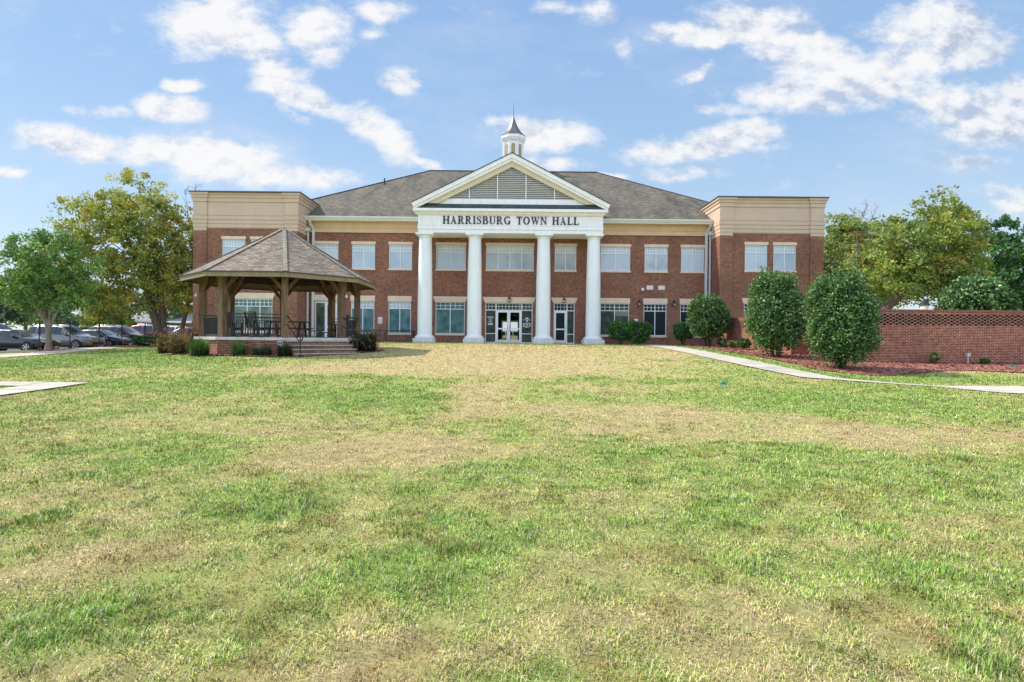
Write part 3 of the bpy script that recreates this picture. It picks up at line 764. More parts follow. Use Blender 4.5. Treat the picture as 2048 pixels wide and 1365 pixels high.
UP0, UP1, UTR = 5.08, 6.87, 6.37
LO0, LO1, LTR = .25, 2.63, 2.10
up = [(-14.77, -13.05, 2), (-12.02, -10.30, 2), (-9.26, -7.54, 2), (-5.74, -3.52, 2), (-2.0, 1.56, 4), (3.13, 4.74, 2), (6.58, 8.78, 2), (9.85, 11.57, 2), (12.57, 14.28, 2)]
lo = [(-12.06, -10.32, 2), (-9.26, -7.58, 2), (-5.74, -3.55, 2), (6.57, 8.74, 2), (9.82, 11.53, 2), (12.55, 14.26, 2)]
EN = (-2.02, 1.52, GB + .04, 2.61); DR = (3.1, 4.66, GB + .04, 2.62); DL = (-14.76, -13.09, GB + .1, 2.67)
holes = [(a, b, UP0, UP1) for a, b, n in up] + [(a, b, LO0, LO1) for a, b, n in lo] + [EN, DR, DL]
wm = MB(); wall_grid(wm, -15.7, 15.1, GB - .3, 7.72, W0, holes)
for s in (0,):
    wm.quad((15.0, 67, GB - .3), (-15.5, 67, GB - .3), (-15.5, 67, 7.7), (15.0, 67, 7.7)) if False else None
# rear wall with a gap for the back door of the lobby
wall_grid(wm, -20.2, 20.1, GB - .3, 8.5, 67.0, [(-1.22, .72, GB + .1, 1.95)])
wm.quad((20.1, W0, GB - .3), (20.1, 67, GB - .3), (20.1, 67, 8.5), (20.1, W0, 8.5)); wm.quad((-20.2, 67, GB - .3), (-20.2, W0, GB - .3), (-20.2, W0, 8.5), (-20.2, 67, 8.5))
wm.build('wall', M['brick'], hall)
for i, (a, b, n) in enumerate(up): window(a, b, UP0, UP1, W0, n, UTR, 'up', .21, glass=[M['glass_up2'], M['glass_up'], M['glass_up'], M['glass_up'], M['glass_up3'], M['glass_up3'], M['glass_up'], M['glass_up3'], M['glass_up2']][i])
for i, (a, b, n) in enumerate(lo):
    gl, gt = (M['glass_teal'], M['glass_tr']) if i < 3 else ((M['glass_green'], M['glass_green']) if i == 3 else (M['glass_dark'], M['glass_dark']))
    if i == 2: gt = M['glass_teal']
    window(a, b, LO0, LO1, W0, n, LTR, 'lo', .41, flare=.16 if i == 2 else 0, glass=gl, glass_tr=gt, cols=3, label='pale framed window with teal glass' if i < 3 else 'pale framed window with dark glass')

bl = MB(); bl.quad((7.70, W0 + .082, 1.70), (8.68, W0 + .082, 1.70), (8.68, W0 + .082, 2.07), (7.70, W0 + .082, 2.07)); bl.build('blind', M['glass_blind'], hall)
# --- storefront entrances
def storefront(x0, x1, z0, z1, zt, doors, side_splits, name, lint_z, flare, see=False):
    y = W0 + .05; fw = .06
    f = MB()
    f.box(x0, x1, y, y + .08, z1 - fw, z1); f.box(x0, x0 + fw, y, y + .08, z0, z1 - fw); f.box(x1 - fw, x1, y, y + .08, z0, z1 - fw)
    f.box(x0 + fw, x1 - fw, y + .002, y + .078, zt - .035, zt + .035)
    for xx in side_splits: f.box(xx - .045, xx + .045, y + .001, y + .079, z0, zt - .035); f.box(xx - .03, xx + .03, y + .001, y + .079, zt + .035, z1 - fw)
    zm = (zt + z1) / 2; f.box(x0 + fw, x1 - fw, y + .02, y + .06, zm - .014, zm + .014)
    n = int(round((x1 - x0) / .245))
    for k in range(1, n): xx = x0 + (x1 - x0) * k / n; f.box(xx - .013, xx + .013, y + .022, y + .058, zt + .035, z1 - fw)
    bounds = [x0] + list(side_splits) + [x1]
    for a, b in zip(bounds, bounds[1:]):
        if not any(d[0] >= a - .05 and d[1] <= b + .05 for d in doors):
            f.box(a + .045, b - .045, y + .003, y + .077, z0, z0 + .07); f.box(a + .045, b - .045, y + .003, y + .077, .27, .33)
    fr = f.build(name, M['frame'], hall)
    g = MB()
    for a, b in zip(bounds, bounds[1:]):
        if not any(d[0] >= a - .05 and d[1] <= b + .05 for d in doors): g.quad((a, y + .04, z0), (b, y + .04, z0), (b, y + .04, zt), (a, y + .04, zt)); g.build('pane', M['glass_green'], fr); g = MB()
    g = MB(); g.quad((x0, y + .041, zt), (x1, y + .041, zt), (x1, y + .041, z1 - .02), (x0, y + .041, z1 - .02)); g.build('transom_pane', M['glass_green'] if see else M['glass_dark'], fr)
    l = MB(); l.prism([(x0 - .05, z1), (x1 + .05, z1), (x1 + .05 + flare, lint_z), (x0 - .05 - flare, lint_z)], 'y', W0 - .035, W0 + .10); l.build('lintel', M['lintel'], fr)
    for d0, d1 in doors:
        d = MB(); s = .11; a, b = d0, d1; yd = y - .01; zc = z0 + .01; ztp = zt - .04
        d.box(a, a + s, yd, yd + .05, zc, ztp); d.box(b - s, b, yd, yd + .05, zc, ztp)
        d.box(a + s, b - s, yd, yd + .05, zc, zc + .24); d.box(a + s, b - s, yd, yd + .05, ztp - .13, ztp); d.box(a + s, b - s, yd, yd + .05, .62, .72)
        do = d.build('door', M['white'], hall)
        g = MB(); g.quad((a + s, yd + .025, zc + .24), (b - s, yd + .025, zc + .24), (b - s, yd + .025, ztp - .13), (a + s, yd + .025, ztp - .13))
        g.build('pane', M['clear'] if see else M['glass_dark'], do)
        h = MB(); hx = b - s / 2 if (d0 + d1) / 2 < (doors[0][0] + doors[-1][1]) / 2 + .01 else a + s / 2
        h.bar((hx, yd - .05, .52), (hx, yd - .05, .92), .03); h.bar((hx, yd, .55), (hx, yd - .05, .55), .02); h.bar((hx, yd, .89), (hx, yd - .05, .89), .02)
        h.build('handle', M['chrome'], do)
    return fr
def clear_glass():
    m, nt, b, out = newmat('clear_glass')
    nt.nodes.remove(b)
    t = N(nt, 'ShaderNodeBsdfTransparent'); t.inputs[0].default_value = (.86, .88, .84, 1)
    g = N(nt, 'ShaderNodeBsdfGlossy'); g.inputs['Roughness'].default_value = .02
    mx = N(nt, 'ShaderNodeMixShader'); mx.inputs[0].default_value = .06
    nt.links.new(t.outputs[0], mx.inputs[1]); nt.links.new(g.outputs[0], mx.inputs[2]); nt.links.new(mx.outputs[0], out.inputs[0])
    return m
M['clear'] = clear_glass()
storefront(*EN, 2.06, [(-1.17, -.27), (-.26, .64)], (-1.21, .68), 'entrance', 3.03, .16, True)
storefront(*DR, 2.06, [(3.16, 4.03)], (4.08,), 'side_entrance', 3.03, .16)
# side door at the left, dark tall glass beside a door
storefront(DL[0], DL[1], DL[2], DL[3], 2.5, [(-13.95, -13.13)], (-13.99,), 'side_entrance', 3.08, 0)
lob = MB()   # lobby that runs through to the back door
for a, b in (((-1.6, 1.0), None),):
    x0, x1, y0, y1, z0, z1 = -1.95, 1.45, W0 + .2, 66.9, GB + .05, 3.2
    lob.quad((x0, y0, z0), (x0, y1, z0), (x0, y1, z1), (x0, y0, z1)); lob.quad((x1, y1, z0), (x1, y0, z0), (x1, y0, z1), (x1, y1, z1))
    lob.quad((x0, y0, z1), (x0, y1, z1), (x1, y1, z1), (x1, y0, z1))
    lob.quad((x0, y1, 1.95), (x1, y1, 1.95), (x1, y1, z1), (x0, y1, z1)); lob.quad((x0, y1, z0), (-1.22, y1, z0), (-1.22, y1, 1.95), (x0, y1, 1.95)); lob.quad((.72, y1, z0), (x1, y1, z0), (x1, y1, 1.95), (.72, y1, 1.95))
    lob.quad((x0, y0, z0), (x1, y0, z0), (x1, y1, z0), (x0, y1, z0))
lob.build('lobby', M['interior'], hall)
bd = MB(); 
for xx in (-1.2, -.27, .64): bd.box(xx, xx + .10, 66.6, 66.66, GB + .1, 1.9)
bd.box(-1.2, .74, 66.58, 66.68, 1.82, 1.92); bd.build('back_door_frame', M['cream'], hall)
# exit sign in the transom
ex = thing('exit_sign', 'small green lit EXIT sign behind the transom above the double doors', 'exit sign', (-.24, W0 + .3, 2.38))
e = MB(); e.box(-.17, .17, 0, .04, -.08, .08); e.build('panel', M['white'], ex, world=False)
def letters_mb():
    pass

# --- serif capitals drawn as polygons -------------------------------------------------
def glyph(ch):
    """list of polygons in a 1-high box, width"""
    T = .20; t = .082; S = .055; o = .075
    P = []
    def rect(a, b, c, d): P.append([(a, c), (b, c), (b, d), (a, d)])
    def stem(x, w=T, top=True, bot=True):
        rect(x, x + w, 0, 1)
        if bot: P.append([(x - o, 0), (x + w + o, 0), (x + w + o, S * .6), (x + w, S * 1.7), (x, S * 1.7), (x - o, S * .6)])
        if top: P.append([(x - o, 1 - S * .6), (x, 1 - S * 1.7), (x + w, 1 - S * 1.7), (x + w + o, 1 - S * .6), (x + w + o, 1), (x - o, 1)])
    def ribbon(pts, ws):
        pts = [Vector((a, b)) for a, b in pts]; L = []; R = []
        for i, p in enumerate(pts):
            d = (pts[min(i + 1, len(pts) - 1)] - pts[max(0, i - 1)]).normalized(); n = Vector((-d.y, d.x)) * ws[i] / 2
            L.append(p + n); R.append(p - n)
        for i in range(len(pts) - 1): P.append([tuple(R[i]), tuple(R[i + 1]), tuple(L[i + 1]), tuple(L[i])])
    def arc(cx, cy, rx, ry, a0, a1, w, n=14):
        """w(angle) thick at the sides, thin at top and bottom"""
        pts = []; ws = []
        for k in range(n + 1):
            a = math.radians(a0 + (a1 - a0) * k / n); pts.append((cx + rx * math.cos(a), cy + ry * math.sin(a)))
            ws.append(t + (w - t) * abs(math.cos(a)) ** 1.3)
        ribbon(pts, ws)
    if ch == 'H': stem(.07); stem(.62); rect(.245, .62, .47, .47 + t); W = .87
    elif ch == 'I': stem(.09); W = .35
    elif ch == 'L': stem(.08); rect(.25, .66, 0, t); P.append([(.60, 0), (.68, 0), (.70, .30), (.66, .30), (.58, t)]); W = .72
    elif ch == 'T':
        stem(.30, top=False); rect(.04, .74, 1 - t, 1)
        P.append([(.03, .72), (.07, .72), (.14, 1 - t), (.03, 1)]); P.append([(.75, .72), (.75, 1), (.64, 1 - t), (.71, .72)]); W = .78
    elif ch == 'A':
        P.append([(.14, 0), (.20, 0), (.44, .90), (.40, 1)]); P.append([(.60, 0), (.80, 0), (.47, 1), (.37, 1)])
        rect(.24, .62, .30, .30 + t); rect(.03, .30, 0, S); rect(.52, .88, 0, S); W = .90
    elif ch in 'RB':
        stem(.08)
        rect(.25, .44, 1 - t, 1); rect(.25, .44, .47, .47 + t)
        arc(.42, .75, .17, .22, 90, -90, T)
        if ch == 'R':
            P.append([(.36, .50), (.52, .50), (.78, .0), (.58, .0)]); rect(.56, .88, 0, S); W = .88
        else:
            rect(.25, .46, 0, t); arc(.46, .265, .20, .235, 90, -90, T); W = .78
    elif ch == 'S':
        pts = [(.60, .74), (.52, .90), (.36, .965), (.20, .90), (.135, .76), (.20, .63), (.36, .53), (.52, .43), (.60, .28), (.54, .11), (.36, .035), (.18, .10), (.10, .27)]
        ribbon(pts, [.05, .06, .065, .11, .15, .17, .18, .18, .15, .11, .065, .06, .05])
        rect(.58, .63, .68, 1.0); rect(.07, .12, 0, .32); W = .70
    elif ch == 'U':
        rect(.09, .09 + T, .28, 1); rect(.66, .66 + t * 1.3, .28, 1); rect(.01, .35, 1 - S, 1); rect(.55, .84, 1 - S, 1)
        ribbon([(.175, .30), (.20, .14), (.30, .05), (.43, .03), (.58, .07), (.67, .17), (.70, .30)], [T, T * .9, .10, .07, .07, .075, .08]); W = .85
    elif ch == 'O': arc(.45, .5, .34, .465, 0, 360, T, 32); W = .90
    elif ch == 'G':
        arc(.45, .5, .34, .465, 50, 300, T, 24); rect(.64, .64 + T * .9, .03, .42); rect(.55, .88, .40, .40 + S); rect(.70, .75, .70, .99); arc(.45, .5, .34, .465, 298, 330, .1, 6); W = .92
    elif ch == 'N':
        rect(.13, .13 + t * 1.2, 0, 1); rect(.70, .70 + t * 1.2, 0, 1); P.append([(.10, 1), (.30, 1), (.78, 0), (.70, 0)]); rect(.0, .31, 1 - S, 1) ; rect(.03, .31, 0, S); rect(.60, .88, 1 - S, 1); W = .88
    elif ch == 'W':
        P.append([(.08, 1), (.28, 1), (.44, .0), (.36, 0)]); P.append([(.38, 0), (.44, 0), (.63, .95), (.58, 1)]); P.append([(.50, 1), (.69, 1), (.86, 0), (.78, 0)]); P.append([(.79, 0), (.86, 0), (1.08, 1), (1.01, 1)])
        rect(.0, .36, 1 - S, 1); rect(.45, .76, 1 - S, 1); rect(.92, 1.16, 1 - S, 1); W = 1.14
    return P, W
def text_words(s, x0, x1, z0, h, y, depth=.05):
    mb = MB()
    tot = 0; sp = .115
    items = []
    for ch in s:
        if ch == ' ': tot += .62; items.append((None, 0)); continue
        P, W = glyph(ch); items.append((P, W)); tot += W + sp
    k = (x1 - x0) / (tot - sp); x = x0
    for P, W in items:
        if P is None:
            x += .62 * k; mb.build('lettering', M['letters'], hall); mb = MB(); continue
        for poly in P: mb.prism([(x + a * k, z0 + b * h) for a, b in poly], 'y', y - depth, y)
        x += (W + sp) * k
    mb.build('lettering', M['letters'], hall)

# --- portico ---------------------------------------------------------------
EY = 40.75     # entablature front plane
def entablature():
    m = MB(); x0, x1 = -6.73, 6.36
    # stacked courses, each a little proud of the next
    for (z0, z1, dy) in ((7.40, 7.62, 0.), (7.64, 7.90, .03), (7.92, 8.62, .0), (8.64, 8.86, .05)):
        m.box(x0 - dy, x1 + dy, EY - dy, EY + 1.2, z0, z1)
        m.box(x0 - dy, x0 + 1.1, EY + 1.2, W0 - .004, z0, z1); m.box(x1 - 1.1, x1 + dy, EY + 1.2, W0 - .004, z0, z1)
    e = m.build('entablature', M['white'], hall)
    g = MB()
    for z in (7.62, 7.90, 8.62): g.box(x0 + .02, x1 - .02, EY + .02, EY + 1.19, z, z + .02)
    g.build('groove', M['white_dk'], e)
    c = MB(); c.box(x0 - .32, x1 + .30, EY - .42, EY + .9, 8.86, 9.04); c.box(x0 - .12, x1 + .12, EY - .15, EY - .052, 8.72, 8.86)
    c.build('cornice', M['white'], e)
    s = MB(); s.box(x0 + 1.1, x1 - 1.1, EY + 1.2, W0 - .004, 7.42, 7.5); s.build('porch_ceiling', M['white'], e)
    text_words('HARRISBURG TOWN HALL', -4.98, 4.66, 8.02, .55, EY - .003)
entablature()
def column(x):
    c = MB(); y = 41.32
    c.box(x - .735, x + .735, y - .735, y + .735, GB, -.10)
    c.lathe([(0, -.10), (.70, -.10), (.72, -.03), (.68, .04), (.60, .07), (.585, .11), (.535, .15), (.525, .20), (.52, 2.0), (.505, 4.0), (.475, 5.8), (.445, 7.02), (.445, 7.06), (.475, 7.07), (.475, 7.11), (.445, 7.12), (.445, 7.17), (.50, 7.19), (.60, 7.27), (.63, 7.28), (0, 7.28)], (x, y, 0), 40)
    c.box(x - .64, x + .64, y - .57, y + .6, 7.28, 7.40)
    return c.build('column', M['white_col'], hall)
for x in (-6.28, -2.73, 2.21, 5.80): column(x)

def pediment():
    ax = -.12; az = 12.90; ex0, ex1 = -7.12, 6.78; ez = 9.38; fy = 40.2
    sl = (az - ez) / (ax - ex0)
    # raking cornice: two stepped boards
    r = MB()
    for (y0, y1, top, bot) in ((fy, fy + .12, 0, .30), (fy + .12, fy + .3, -.0, .50)):
        for s, xe in ((-1, ex0), (1, ex1)):
            P = [(ax, az - top), (ax, az - bot)]
            dx = abs(xe - ax)
            P += [(xe + (-s) * .16, ez - bot + .16 * sl + .0), (xe, ez - .0)]
            P[3] = (xe, ez - top); P[2] = (xe - s * (bot * .35), ez - bot + bot * .35 * sl)
            r.prism(P, 'y', y0, y1)
    pd = r.build('pediment', M['white'], hall)
    s = MB()   # soffit band, cream, set back
    for sgn, xe in ((-1, ex0), (1, ex1)):
        s.prism([(ax, az - .48), (ax, az - .86), (ax + sgn * 5.21, 9.425), (ax + sgn * 5.97, 9.425)], 'y', fy + .302, fy + .55)
    s.build('soffit', M['cream'], pd)
    # louvred gable
    gy = fy + .5
    x0, x1, zb, zt = -4.72, 4.50, 9.80, 12.16
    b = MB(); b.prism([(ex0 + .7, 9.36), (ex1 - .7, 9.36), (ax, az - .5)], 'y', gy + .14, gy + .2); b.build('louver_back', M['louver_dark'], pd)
    # white/cream board around louvre
    tri = lambda z: ((x0 + (ax - x0) * (z - zb) / (zt - zb)), (x1 + (ax - x1) * (z - zb) / (zt - zb)))
    f = MB()
    f.box(ex0 + .5, ex1 - .5, gy, gy + .12, 9.36, zb - .02)
    f.build('sill_board', M['white'], pd)
    f = MB(); dd = .42
    f.prism([(x0 - .62 * 1.9, zb), (x0, zb), (ax, zt), (ax, zt + .5)], 'y', gy + .02, gy + .13); f.prism([(x1, zb), (x1 + .62 * 1.9, zb), (ax, zt + .5), (ax, zt)], 'y', gy + .02, gy + .13)
    f.build('rake_board', M['cream'], pd)
    l = MB(); n = 18
    for k in range(n):
        z = zb + (zt - zb) * k / n; z2 = z + .075
        a, c = tri(z2)
        if c - a < .1: continue
        l.prism([(gy - .0, z), (gy + .10, z2), (gy + .12, z2 - .02), (gy + .02, z - .02)], 'x', a + .01, c - .01)
    l.build('louver', M['louver'], pd)
    v = MB()
    for xx in (-3.12, -1.13, .88, 2.90):
        top = zb + (zt - zb) * ((xx - x0) / (ax - x0) if xx < ax else (x1 - xx) / (x1 - ax))
        v.box(xx - .03, xx + .03, gy - .03, gy + .0, zb - .02, top); v.build('mullion', M['white'], pd); v = MB()
    # little skirt roof above the cornice
    k = MB(); k.quad((-7.05, EY - .42, 9.045), (6.66, EY - .42, 9.045), (6.4, gy - .02, 9.42), (-6.8, gy - .02, 9.42)); k.quad((-7.05, EY - .42, 9.045), (-6.8, gy - .02, 9.42), (-6.8, gy + .3, 9.42), (-7.05, gy + .3, 9.045)); k.quad((6.66, EY - .42, 9.045), (6.66, gy + .3, 9.045), (6.4, gy + .3, 9.42), (6.4, gy - .02, 9.42))
    k.build('skirt_roof', M['skirt'], pd)
    # gable roof going back into the main roof
    g = MB(); e = .03
    for s_, xe in ((-1, ex0), (1, ex1)):
        g.quad((xe, fy - .03, ez + e), (ax, fy - .03, az + e), (ax, 52, az + e), (xe, 52, ez + e)) if s_ < 0 else g.quad((ax, fy - .03, az + e), (xe, fy - .03, ez + e), (xe, 52, ez + e), (ax, 52, az + e))
    g.build('roof', M['roof'], hall)
    g = MB()
    for s_, xe in ((-1, ex0), (1, ex1)):
        g.prism([(ax, az + .05), (ax, az - .0), (xe, ez - .0), (xe, ez + .05)], 'y', fy - .06, fy - .031)
    g.build('roof_edge', M['roof_edge'], hall)
pediment()

# --- main roof (hip) --------------------------------------------------------
def main_roof():
    ye, yb = 42.3, 66.7; ze = 8.66; zr = 15.73; yr = 54.5; xl, xr = -20.2, 20.0; rl, rr = -8.0, 7.9
    m = MB()
    m.quad((xl, ye, ze), (xr, ye, ze), (rr, yr, zr), (rl, yr, zr)); m.quad((xr, yb, ze), (xl, yb, ze), (rl, yr, zr), (rr, yr, zr))
    m.add([(xr, ye, ze), (xr, yb, ze), (rr, yr, zr)], [(0, 1, 2)]); m.add([(xl, yb, ze), (xl, ye, ze), (rl, yr, zr)], [(0, 1, 2)])
    rf = m.build('roof', M['roof'], hall)
    c = MB()
    for p, q in (((rl, yr, zr), (rr, yr, zr)), ((xl, ye, ze), (rl, yr, zr)), ((xr, ye, ze), (rr, yr, zr))): c.bar(p, q, .28, .05)
    c.build('ridge_cap', M['roof_edge'], rf)
    v = MB(); v.tube([(-11.3, 50.4, 13.3), (-11.3, 50.4, 13.85)], .06, 8); v.lathe([(.18, 13.30), (.07, 13.42)], (-11.3, 50.4, 0), 10); v.build('vent_pipe', M['black'], rf)
    g = MB()
    for a, b in ((-15.55, -6.8), (6.45, 15.0)):
        g.prism([(ye - .12, 8.80), (ye - .12, 8.72), (ye - .07, 8.66), (ye - .04, 8.60), (ye + .02, 8.60), (ye + .02, 8.80)], 'x', a, b)
        g.box(a, b, ye + .02, ye + .05, 8.50, 8.78)
        g.build('gutter', M['gutter'], hall); g = MB()
    for a, b in ((-15.6, -6.74), (6.41, 15.0)): s = MB(); s.box(a, b, ye + .04, W0 - .1, 8.50, 8.54); s.build('soffit', M['cream'], hall)
    f = MB()
    for a, b in ((-15.6, -6.76), (6.43, 15.0)):
        f.box(a, b, W0 - .10, W0 + .1, 7.73, 8.05); f.box(a, b, W0 - .13, W0 + .1, 8.062, 8.50); f.build('frieze', M['fascia'], hall); f = MB()
    f = MB()
    for a, b in ((-15.6, -6.76), (6.43, 15.0)): f.box(a, b, W0 - .09, W0 + .1, 8.05, 8.062); f.box(a, b, W0 - .05, W0 + .1, 7.715, 7.73); f.build('frieze_groove', M['stucco_dk'], hall); f = MB()
main_roof()

# --- wings ------------------------------------------------------------------
WY = 41.0
def wing(x0, x1, inner, holes, back=60.):
    """inner=+1 : the return wall towards the main front is on the +x side"""
    m = MB(); pz = 1.0; d = .10
    def pil(a, b): return (a, b)
    zt_b, zt_p = 7.62, 7.44
    pw = .93
    wall_grid(m, x0 + pw, x1 - pw, GB - .3, zt_b, WY + d, holes, .12)
    for a, b in ((x0, x0 + pw), (x1 - pw, x1)):
        m.quad((a, WY, GB - .3), (b, WY, GB - .3), (b, WY, zt_p), (a, WY, zt_p))
    m.quad((x0 + pw, WY, GB - .3), (x0 + pw, WY + d, GB - .3), (x0 + pw, WY + d, zt_p), (x0 + pw, WY, zt_p)); m.quad((x1 - pw, WY + d, GB - .3), (x1 - pw, WY, GB - .3), (x1 - pw, WY, zt_p), (x1 - pw, WY + d, zt_p))
    m.quad((x1, WY, GB - .3), (x1, back, GB - .3), (x1, back, zt_p), (x1, WY, zt_p)); m.quad((x0, back, GB - .3), (x0, WY, GB - .3), (x0, WY, zt_p), (x0, back, zt_p))
    w = m.build('wing_wall', M['brick'], hall)
    s = MB()
    for a, b in ((x0, x0 + pw), (x1 - pw, x1)): s.box(a - .004, b + .004, WY - .005, WY + .01, zt_p - .22, zt_p - .005); s.build('brick_band', M['soldier'], w); s = MB()
    p = MB()
    def band(z0, z1, off, pan=True):
        """course running round: pilaster strips stand off proud, panel strip between"""
        for a, b in ((x0, x0 + pw), (x1 - pw, x1)):
            p.box(a - off, b + off, WY - off, WY + .6, z0, z1)
        p.box(x0 + pw + off, x1 - pw - off, WY + d - off, WY + .6, z0 if z0 > zt_p + .02 else zt_b + .005, z1) if z1 > zt_b + .01 else None
        # sides going back
        p.box(x0 - off, x0 + .4, WY + .6, back, z0, z1); p.box(x1 - .4, x1 + off, WY + .6, back, z0, z1)
    band(zt_p, 7.66, .00); band(7.675, 7.93, .02); band(7.945, 8.21, .045); band(8.225, 8.50, .07)
    band(8.53, 9.47, .02); band(9.485, 9.76, .07); band(9.775, 9.98, .12); band(9.98, 10.12, .20)
    pp = p.build('parapet', M['stucco'], hall)
    g = MB()
    for z in (7.66, 7.93, 8.21, 8.50, 9.47, 9.76): g.box(x0 - .0 + .01, x1 - .01, WY + d + .01, WY + .5, z, z + .03 if z == 8.50 else z + .015); g.box(x0 + .01, x0 + pw, WY + .01, WY + d + .01, z, z + .015); g.box(x1 - pw, x1 - .01, WY + .01, WY + d + .01, z, z + .015)
    g.build('groove', M['stucco_dk'], pp)
    c = MB(); o = .24
    for (a, b, y0, y1) in ((x0 - o, x1 + o, WY - o, WY + .6), (x0 - o, x0 + .45, WY + .6, back + .1), (x1 - .45, x1 + o, WY + .6, back + .1)): c.box(a, b, y0, y1, 10.12, 10.20)
    c.build('cap', M['cap'], pp)
    f = MB(); f.quad((x0, WY + .6, 9.6), (x1, WY + .6, 9.6), (x1, back, 9.6), (x0, back, 9.6)); f.build('flat_roof', M['roof'], pp)
LX0, LX1 = -22.78, -15.33; RX0, RX1 = 14.74, 22.14
wl_h = [(-20.77, -19.12, UP0 - .05, UP1 - .03), (-18.72, -17.07, UP0 - .05, UP1 - .03), (-20.79, -17.15, .27, 2.60)]
wr_h = [(16.57, 18.18, UP0 - .1, UP1 - .07), (18.61, 20.22, UP0 - .1, UP1 - .07), (16.55, 18.2, .35, 2.62), (18.6, 20.2, .35, 2.62)]
wing(LX0, LX1, 1, wl_h); wing(RX0, RX1, -1, wr_h)
for i, (a, b, c, d) in enumerate(wl_h[:2]): window(a, b, c, d, WY + .1, 2, 6.32, 'up', .21)
window(*wl_h[2], WY + .1, 4, 2.08, 'lo', .42, flare=.15, glass=M['glass_lit'], glass_tr=M['glass_teal'], cols=3)
for i, (a, b, c, d) in enumerate(wr_h[:2]): window(a, b, c, d, WY + .1, 2, 6.26, 'up', .21, glass=M['glass_up2'] if i == 0 else M['glass_up'])
for i, (a, b, c, d) in enumerate(wr_h[2:]): window(a, b, c, d, WY + .1, 2, 2.1, 'lo', .38, flare=.13, glass=M['glass_dark'], glass_tr=M['glass_dark'], cols=3)

# --- downspouts, lamps, vents, sensor ----------------------------------------
def spout(path, w=.14):
    d = MB()
    for p, q in zip(path, path[1:]): d.bar(p, q, w, w * .8, up=(0, 1, 0))
    return d.build('downspout', M['spout'], hall)
spout([(-14.98, 42.45, 8.6), (-14.98, 42.45, 8.35), (-14.86, 42.88, 7.95), (-14.86, 42.88, GB + .1)], .17)
spout([(-15.2, 42.7, 7.75), (-15.2, 42.7, GB + .1)], .11)
for a, b in ((-15.32, -15.05), (14.5, 14.73)): hp = MB(); hp.box(a, b, 42.5, 42.8, 7.75, 8.0); hp.build('spout_head', M['spout'], hall)
spout([(14.55, 42.45, 8.6), (14.55, 42.45, 8.35), (14.40, 42.88, 7.95), (14.40, 42.88, GB + .1)], .17)
spout([(14.62, 42.7, 7.75), (14.62, 42.7, 3.1), (14.40, 42.85, 2.95)], .11)
def wall_lamp(x, z):
    b = MB(); b.box(x - .06, x + .06, W0 - .03, W0, z - .1, z + .12); b.tube([(x, W0 - .03, z + .05), (x, W0 - .16, z + .18), (x, W0 - .24, z + .12), (x, W0 - .24, z + .03)], .018, 6)
    b.lathe([(0, .06), (.05, .04), (.15, -.05), (.15, -.07)], (x, W0 - .24, z), 12)
    b.lathe([(.11, -.28), (.11, -.25), (0, -.25)], (x, W0 - .24, z), 8)
    for k in range(4): a = k * PI / 2 + .4; b.bar((x + .13 * math.cos(a), W0 - .24 + .13 * math.sin(a), z - .07), (x + .1 * math.cos(a), W0 - .24 + .1 * math.sin(a), z - .27), .015)
    o = b.build('wall_lamp', M['black'], hall)
    g = MB(); g.lathe([(0, -.07), (.07, -.09), (.075, -.2), (0, -.24)], (x, W0 - .24, z), 10); g.build('globe', M['lamp_glass'], o)
for x, z in ((9.46, 2.75), (12.08, 2.75), (-.22, 2.95), (3.86, 2.93)): wall_lamp(x, z)
for x0 in (10.02, 10.9):
    v = MB(); v.box(x0, x0 + .48, W0 - .02, W0, 3.70, 4.0); vo = v.build('wall_vent', M['white'], hall)
    g = MB()
    for k in range(5): g.box(x0 + .04, x0 + .44, W0 - .03, W0 - .021, 3.74 + k * .05, 3.765 + k * .05)
    g.build('slat', M['graybox'], vo)
v = MB(); v.lathe([(0, 0), (.10, .02), (.12, .1), (.09, .2), (0, .23)], (9.7, W0 - .13, 3.58), 12); v.box(9.66, 9.74, W0 - .1, W0, 3.65, 3.75); v.build('alarm_bell', M['white'], hall)
v = MB(); v.box(9.12, 9.37, W0 - .03, W0, 1.2, 1.50); v.box(9.15, 9.34, W0 - .035, W0 - .03, 1.25, 1.45); v.build('wall_plaque', M['white'], hall)
v = MB(); v.box(-11.3, -11.15, W0 - .03, W0, 3.3, 3.4)

# window decals on the entrance side lights: pale lines of notices
dec = MB()
for (x0, x1, z, h) in ((-1.86, -1.41, 1.50, .07), (-1.78, -1.50, 1.38, .035), (-1.74, -1.52, 1.24, .03), (-1.78, -1.48, 1.15, .05), (-1.70, -1.56, 1.32, .03), (-1.82, -1.44, .95, .12)): dec.box(x0, x1, W0 + .078, W0 + .082, z, z + h)
dec.build('window_notice', M['graybox'], hall)
dec = MB()
for (x0, x1, z, h) in ((.99, 1.22, 1.40, .12), (.81, 1.40, 1.33, .03), (1.06, 1.16, 1.18, .16), (.85, 1.38, 1.05, .06), (.82, .92, .85, .22), (1.28, 1.38, .85, .22), (.95, 1.24, .78, .08), (1.02, 1.18, .92, .1)): dec.box(x0, x1, W0 + .078, W0 + .082, z, z + h)
dec.build('window_notice', M['graybox'], hall)

